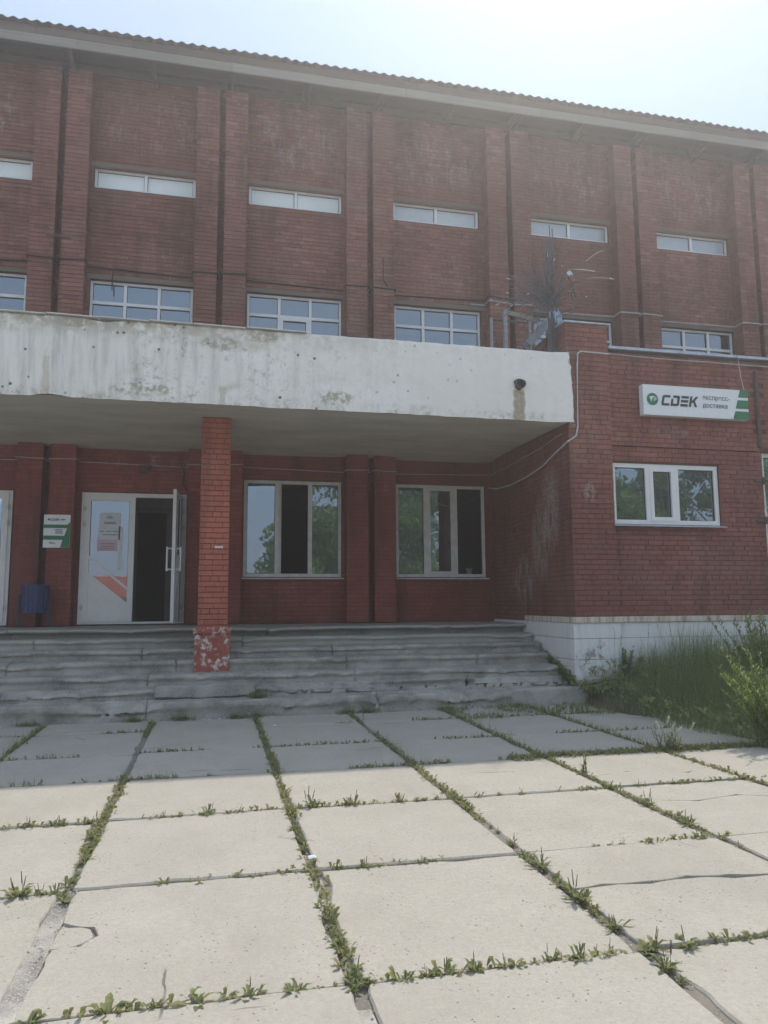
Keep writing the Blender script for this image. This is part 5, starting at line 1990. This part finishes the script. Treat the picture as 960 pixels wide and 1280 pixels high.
# grey pipe frame on the canopy roof
fm_ = thing('pipe_frame', 'grey metal pipe frame standing on the canopy roof beside the wire bundle', 'frame', loc=(5.2, 12.5, 4.62))
for (x, zt, r) in ((-.32, 2.05, .03), (-.045, 2.24, .045), (.44, 2.05, .03)):
    b_ = MB()
    b_.tube([(x, 0, 0), (x, 0, zt)], r, 8)
    b_.build('post', M_STEEL, fm_)
for z in (1.28, 2.03):
    b_ = MB()
    b_.tube([(-.34, .02, z), (.46, .02, z)], .022, 6)
    b_.build('rail', M_RUST if z > 2 else M_STEEL, fm_)
b_ = MB()
b_.hexa([(.0, .1, 2.2), (.75, .3, 2.16), (.75, .34, 2.16), (.0, .14, 2.2), (.0, .1, 2.29), (.75, .3, 2.25), (.75, .34, 2.25), (.0, .14, 2.29)])
b_.build('board', M_BOARD, fm_)
# sloping gutter chute
ch = MB()
A, B = Vector((5.0, 11.15, 5.66)), Vector((5.50, 11.35, 6.18))
d = (B - A).normalized()
s_ = Vector((0, 1, 0))
nn = d.cross(s_)
for (w0, w1, h0, h1) in ((-.09, .09, -.015, 0), (-.09, -.075, 0, .11), (.075, .09, 0, .11)):
    ch.hexa([A + s_ * w0 + nn * h0, A + s_ * w1 + nn * h0, B + s_ * w1 + nn * h0, B + s_ * w0 + nn * h0,
             A + s_ * w0 + nn * h1, A + s_ * w1 + nn * h1, B + s_ * w1 + nn * h1, B + s_ * w0 + nn * h1])
ch.tube([(5.02, 11.2, 4.62), (5.02, 11.2, 5.68)], .03, 6)
ch.tube([(5.42, 11.3, 4.62), (5.42, 11.3, 6.1)], .03, 6)
tag(ch.build('gutter_chute', M_STEEL), 'sloping grey sheet metal chute behind the right end of the canopy', 'chute')

# mast with a burst of cut wires
ma = thing('wire_mast', 'upright bundle of steel rods with a burst of loose wires above the canopy corner', 'mast', loc=(5.38, 10.95, 4.62))
rm = random.Random(12)
for k in range(8):
    b_ = MB()
    x, y = rm.uniform(-.10, .07), rm.uniform(-.05, .05)
    h = rm.uniform(2.75, 3.3) if k < 5 else rm.uniform(2.0, 2.6)
    b_.tube([(x * .6, y, 0), (x, y, 1.6), (x + rm.uniform(-.01, .01), y, h)], .0095, 5)
    b_.build('rod', M_WIRE, ma)
wm = MB()
for k in range(150):
    az = rm.gauss(PI, .75) if rm.random() < .75 else rm.uniform(0, 6.28)
    el = rm.uniform(.15, 1.25)
    L = rm.uniform(.4, 1.15) * (1.0 if math.cos(az) < 0 else .55)
    p = Vector((rm.uniform(-.06, .04), rm.uniform(-.05, .05), rm.uniform(1.45, 1.95)))
    pts = [p]
    d3 = Vector((math.cos(az) * math.cos(el), math.sin(az) * math.cos(el) * .6, math.sin(el)))
    cv = Vector((rm.gauss(0, .35), rm.gauss(0, .25), rm.gauss(-.30, .35)))
    for i in range(1, 8):
        d3 = (d3 + cv * .32 + Vector((rm.gauss(0, .06), rm.gauss(0, .06), rm.gauss(0, .06)))).normalized()
        pts.append(pts[-1] + d3 * (L / 7))
    tip = 1 if rm.random() < .12 else 0
    q6 = pts[6].lerp(pts[7], .55)
    wm.tube(pts[:7] + [q6], .0052, 3, 0, 0, False)
    wm.tube([q6, pts[7]], .005, 3, 0, tip, False)
for k in range(26):
    x = rm.uniform(-.22, .1)
    wm.tube([(x * .3, rm.uniform(-.06, .06), 1.55), (x * .7, -.1, 1.2), (x, -.12, .75)], .007, 4, 0, 0, False)
for k in range(7):
    a = rm.uniform(.2, .9)
    wm.tube([(.02, -.02, 1.6), (.10 + .1 * a, -.03, 2.1 + a * .25), (.2 + .15 * a, -.05, 2.0 + .1 * a), (.24 + .15 * a, -.05, 1.7 + .2 * a)], .004, 3, 0, 0, False)
wm.tube([(.62, .02, 2.55), (.8, .02, 2.7), (.95, .02, 2.78)], .006, 3, 0, 2, False)
wm.tube([(.02, -.03, 1.6), (.2, -.05, 2.2), (.42, 0, 2.42), (.62, .02, 2.55)], .0055, 3, 0, 0, False)
M_WTIP = plain('bare wire tip', (0.75, 0.75, 0.74), 0.4, 0.5, var=0.05)
M_WTAN = plain('tan wire', (0.62, 0.52, 0.40), 0.6, 0.3, var=0.05)
wm.build('wires', [M_WIRE, M_WTIP, M_WTAN], ma, kind='stuff')
b_ = MB()
for k in range(16):
    a0 = k * .4 + rm.uniform(-.1, .1)
    r0, r1 = rm.uniform(.03, .05), rm.uniform(.07, .15)
    zt, zb = 1.64 + rm.uniform(-.03, .05), 1.36 + rm.uniform(-.1, .08)
    w = rm.uniform(.16, .30)
    P = lambda a, r, z: (r * math.cos(a), r * math.sin(a) * .7, z)
    zm = (zt + zb) / 2 + rm.uniform(0, .06)
    b_.face([P(a0, r0, zt), P(a0 + w * 2, r0, zt), P(a0 + w * 1.6, r1, zm), P(a0, r1 * .9, zm)])
    b_.face([P(a0, r1 * .9, zm), P(a0 + w * 1.6, r1, zm), P(a0 + w, r1 * .8, zb), P(a0 + .1, r1 * .75, zb + .03)])
b_.build('tarp_wrap', M_TARP, ma)
b_ = MB()
for k in range(6):
    a = k * 1.05
    c0 = Vector((.27, -.06, 2.33))
    p1 = c0 + Vector((.05 * math.cos(a), .02 * math.sin(a), -.05 + .05 * math.sin(a)))
    b_.face([c0, p1, p1 + Vector((.02, 0, -.05)), c0 + Vector((.01, 0, -.06))])
b_.build('white_rag', M_PAPER, ma)

for x, lb_ in ((1.80, 'small white flower pot on the sill of the left ground floor window'), (4.95, 'small pale flower pot on the sill of the right ground floor window')):
    b_ = MB()
    b_.tube([(0, 0, 0), (0, 0, .10), (0, 0, .101), (0, 0, .12)], [.045, .06, .068, .068], 14)
    o = b_.build('flower_pot', M_PVC)
    o.location = (x, Y0 + .24, 2.035)
    tag(o, lb_, 'flower pot', 'flower pots on the window sills')
sub_box('inner_sill', .5, 2.38, Y0 + .13, Y0 + .36, 1.99, 2.033, M_PVCDIRTY, main)
sub_box('inner_sill', 3.38, 5.26, Y0 + .13, Y0 + .36, 1.99, 2.033, M_PVCDIRTY, main)

# ceiling lamp seen through the right ground floor window
n = NT('lamp glow')
e = n.n('ShaderNodeEmission')
e.inputs[0].default_value = (1, .97, .9, 1)
e.inputs[1].default_value = 4.0
n.nt.links.new(e.outputs[0], n.out.inputs[0])
b_ = MB()
b_.box(4.32, 4.48, 16.4, 16.6, 4.19, 4.225)
tag(b_.build('ceiling_lamp', n.mat), 'small lit ceiling lamp seen through the right ground floor window', 'lamp')


# ---------------------------------------------------------------- behind the camera: what the panes mirror
def tree(loc, h, rad, seed, label, mat):
    rnd = random.Random(seed)
    root = thing('broadleaf_tree', label, 'tree', 'trees mirrored in the panes', loc)
    tb = MB()
    tb.tube([(0, 0, -.1), (.05, .03, h * .2), (-.04, .05, h * .45), (.05, 0, h * .75)], [.22, .17, .12, .04], 8)
    clumps = []
    for k in range(44):
        f = rnd.uniform(.14, 1.0)
        rr = rad * math.sin(PI * min(.97, (f - .12) / .92)) ** .7
        az = rnd.uniform(0, 6.28)
        q = rnd.uniform(.3, 1.0) * rr
        c = Vector((math.cos(az) * q, math.sin(az) * q, f * h))
        clumps.append((c, rnd.uniform(.26, .46) * rad))
        tb.tube([(0, 0, max(.3, c.z * .7)), c * .6 + Vector((0, 0, c.z * .35)), c], [.06, .035, .012], 5)
    tb.build('trunk', M_BARK, root)
    lm_ = MB()
    for (c, r) in clumps:
        for k in range(210):
            v = Vector((rnd.gauss(0, 1), rnd.gauss(0, 1), rnd.gauss(0, .75)))
            p = c + v.normalized() * r * rnd.random() ** .4
            L = rnd.uniform(.12, .24)
            a = Vector((rnd.gauss(0, 1), rnd.gauss(0, 1), rnd.gauss(0, 1))).normalized() * L
            b = a.cross(Vector((rnd.gauss(0, 1), rnd.gauss(0, 1), rnd.gauss(0, 1)))).normalized() * L * .45
            lm_.face([p - a, p + b, p + a, p - b], rnd.random() * .98 + .01)
    lm_.build('crown', mat, root)
    return root


TL = [((4.9, -16.0, 0), 6.6, 2.2, 'smaller round tree across the yard, mirrored in the left ground floor window'),
      ((8.0, -17.5, 0), 11.5, 3.0, 'tall tree across the yard, mirrored between the two ground floor windows'),
      ((12.2, -17.0, 0), 9.4, 2.8, 'broad tree across the yard, mirrored in the right ground floor window'),
      ((21.0, -15.0, 0), 7.6, 2.5, 'rounded tree across the yard, mirrored in the left light of the annex window'),
      ((24.4, -16.5, 0), 8.8, 2.4, 'slim tree across the yard, mirrored in the middle of the annex window'),
      ((28.2, -15.0, 0), 10.2, 3.0, 'full tree across the yard, mirrored in the right light of the annex window')]
for i, (p, h, r, lb_) in enumerate(TL):
    tree(p, h, r, 400 + i, lb_, M_TREE)
hs = thing('red_roof_house', 'low pale house with an orange red roof mirrored in the door glass', 'house', loc=(-9.0, -26, 0))
M_REDROOF = plain('red roof', (0.42, 0.09, 0.04), 0.8, 0.2, var=0.15, sc=3)
M_HOUSE = plain('house render', (0.42, 0.40, 0.36), 0.9, 0.2, var=0.1, sc=3)
b_ = MB()
b_.box(-7, 7, -3, 3, 0, 2.0)
b_.build('wall', M_HOUSE, hs)
b_ = MB()
b_.hexa([(-7.4, 3.4, 1.95), (-7.4, -3.4, 1.95), (7.4, -3.4, 1.95), (7.4, 3.4, 1.95), (-6.0, .1, 3.35), (-6.0, -.1, 3.35), (6.0, -.1, 3.35), (6.0, .1, 3.35)])
b_.build('roof', M_REDROOF, hs)
for x in (-4.5, -1.5, 1.5, 4.5):
    b_ = MB()
    b_.box(x - .5, x + .5, 2.98, 3.04, .8, 1.9)
    b_.build('window', M_PVC, hs)

# ---------------------------------------------------------------- haze, an air volume added to stand in for glare near the sun
n = NT('haze air')
pv = n.n('ShaderNodeVolumePrincipled')
pv.inputs['Color'].default_value = (0.97, 0.97, 0.97, 1)
pv.inputs['Density'].default_value = 0.0082
pv.inputs['Anisotropy'].default_value = 0.83
n.nt.links.new(pv.outputs[0], n.out.inputs['Volume'])
b_ = MB()
b_.box(-640, 640, -640, 940, -1.3, 13.2)
b_.build('haze', n.mat, None, kind='stuff')
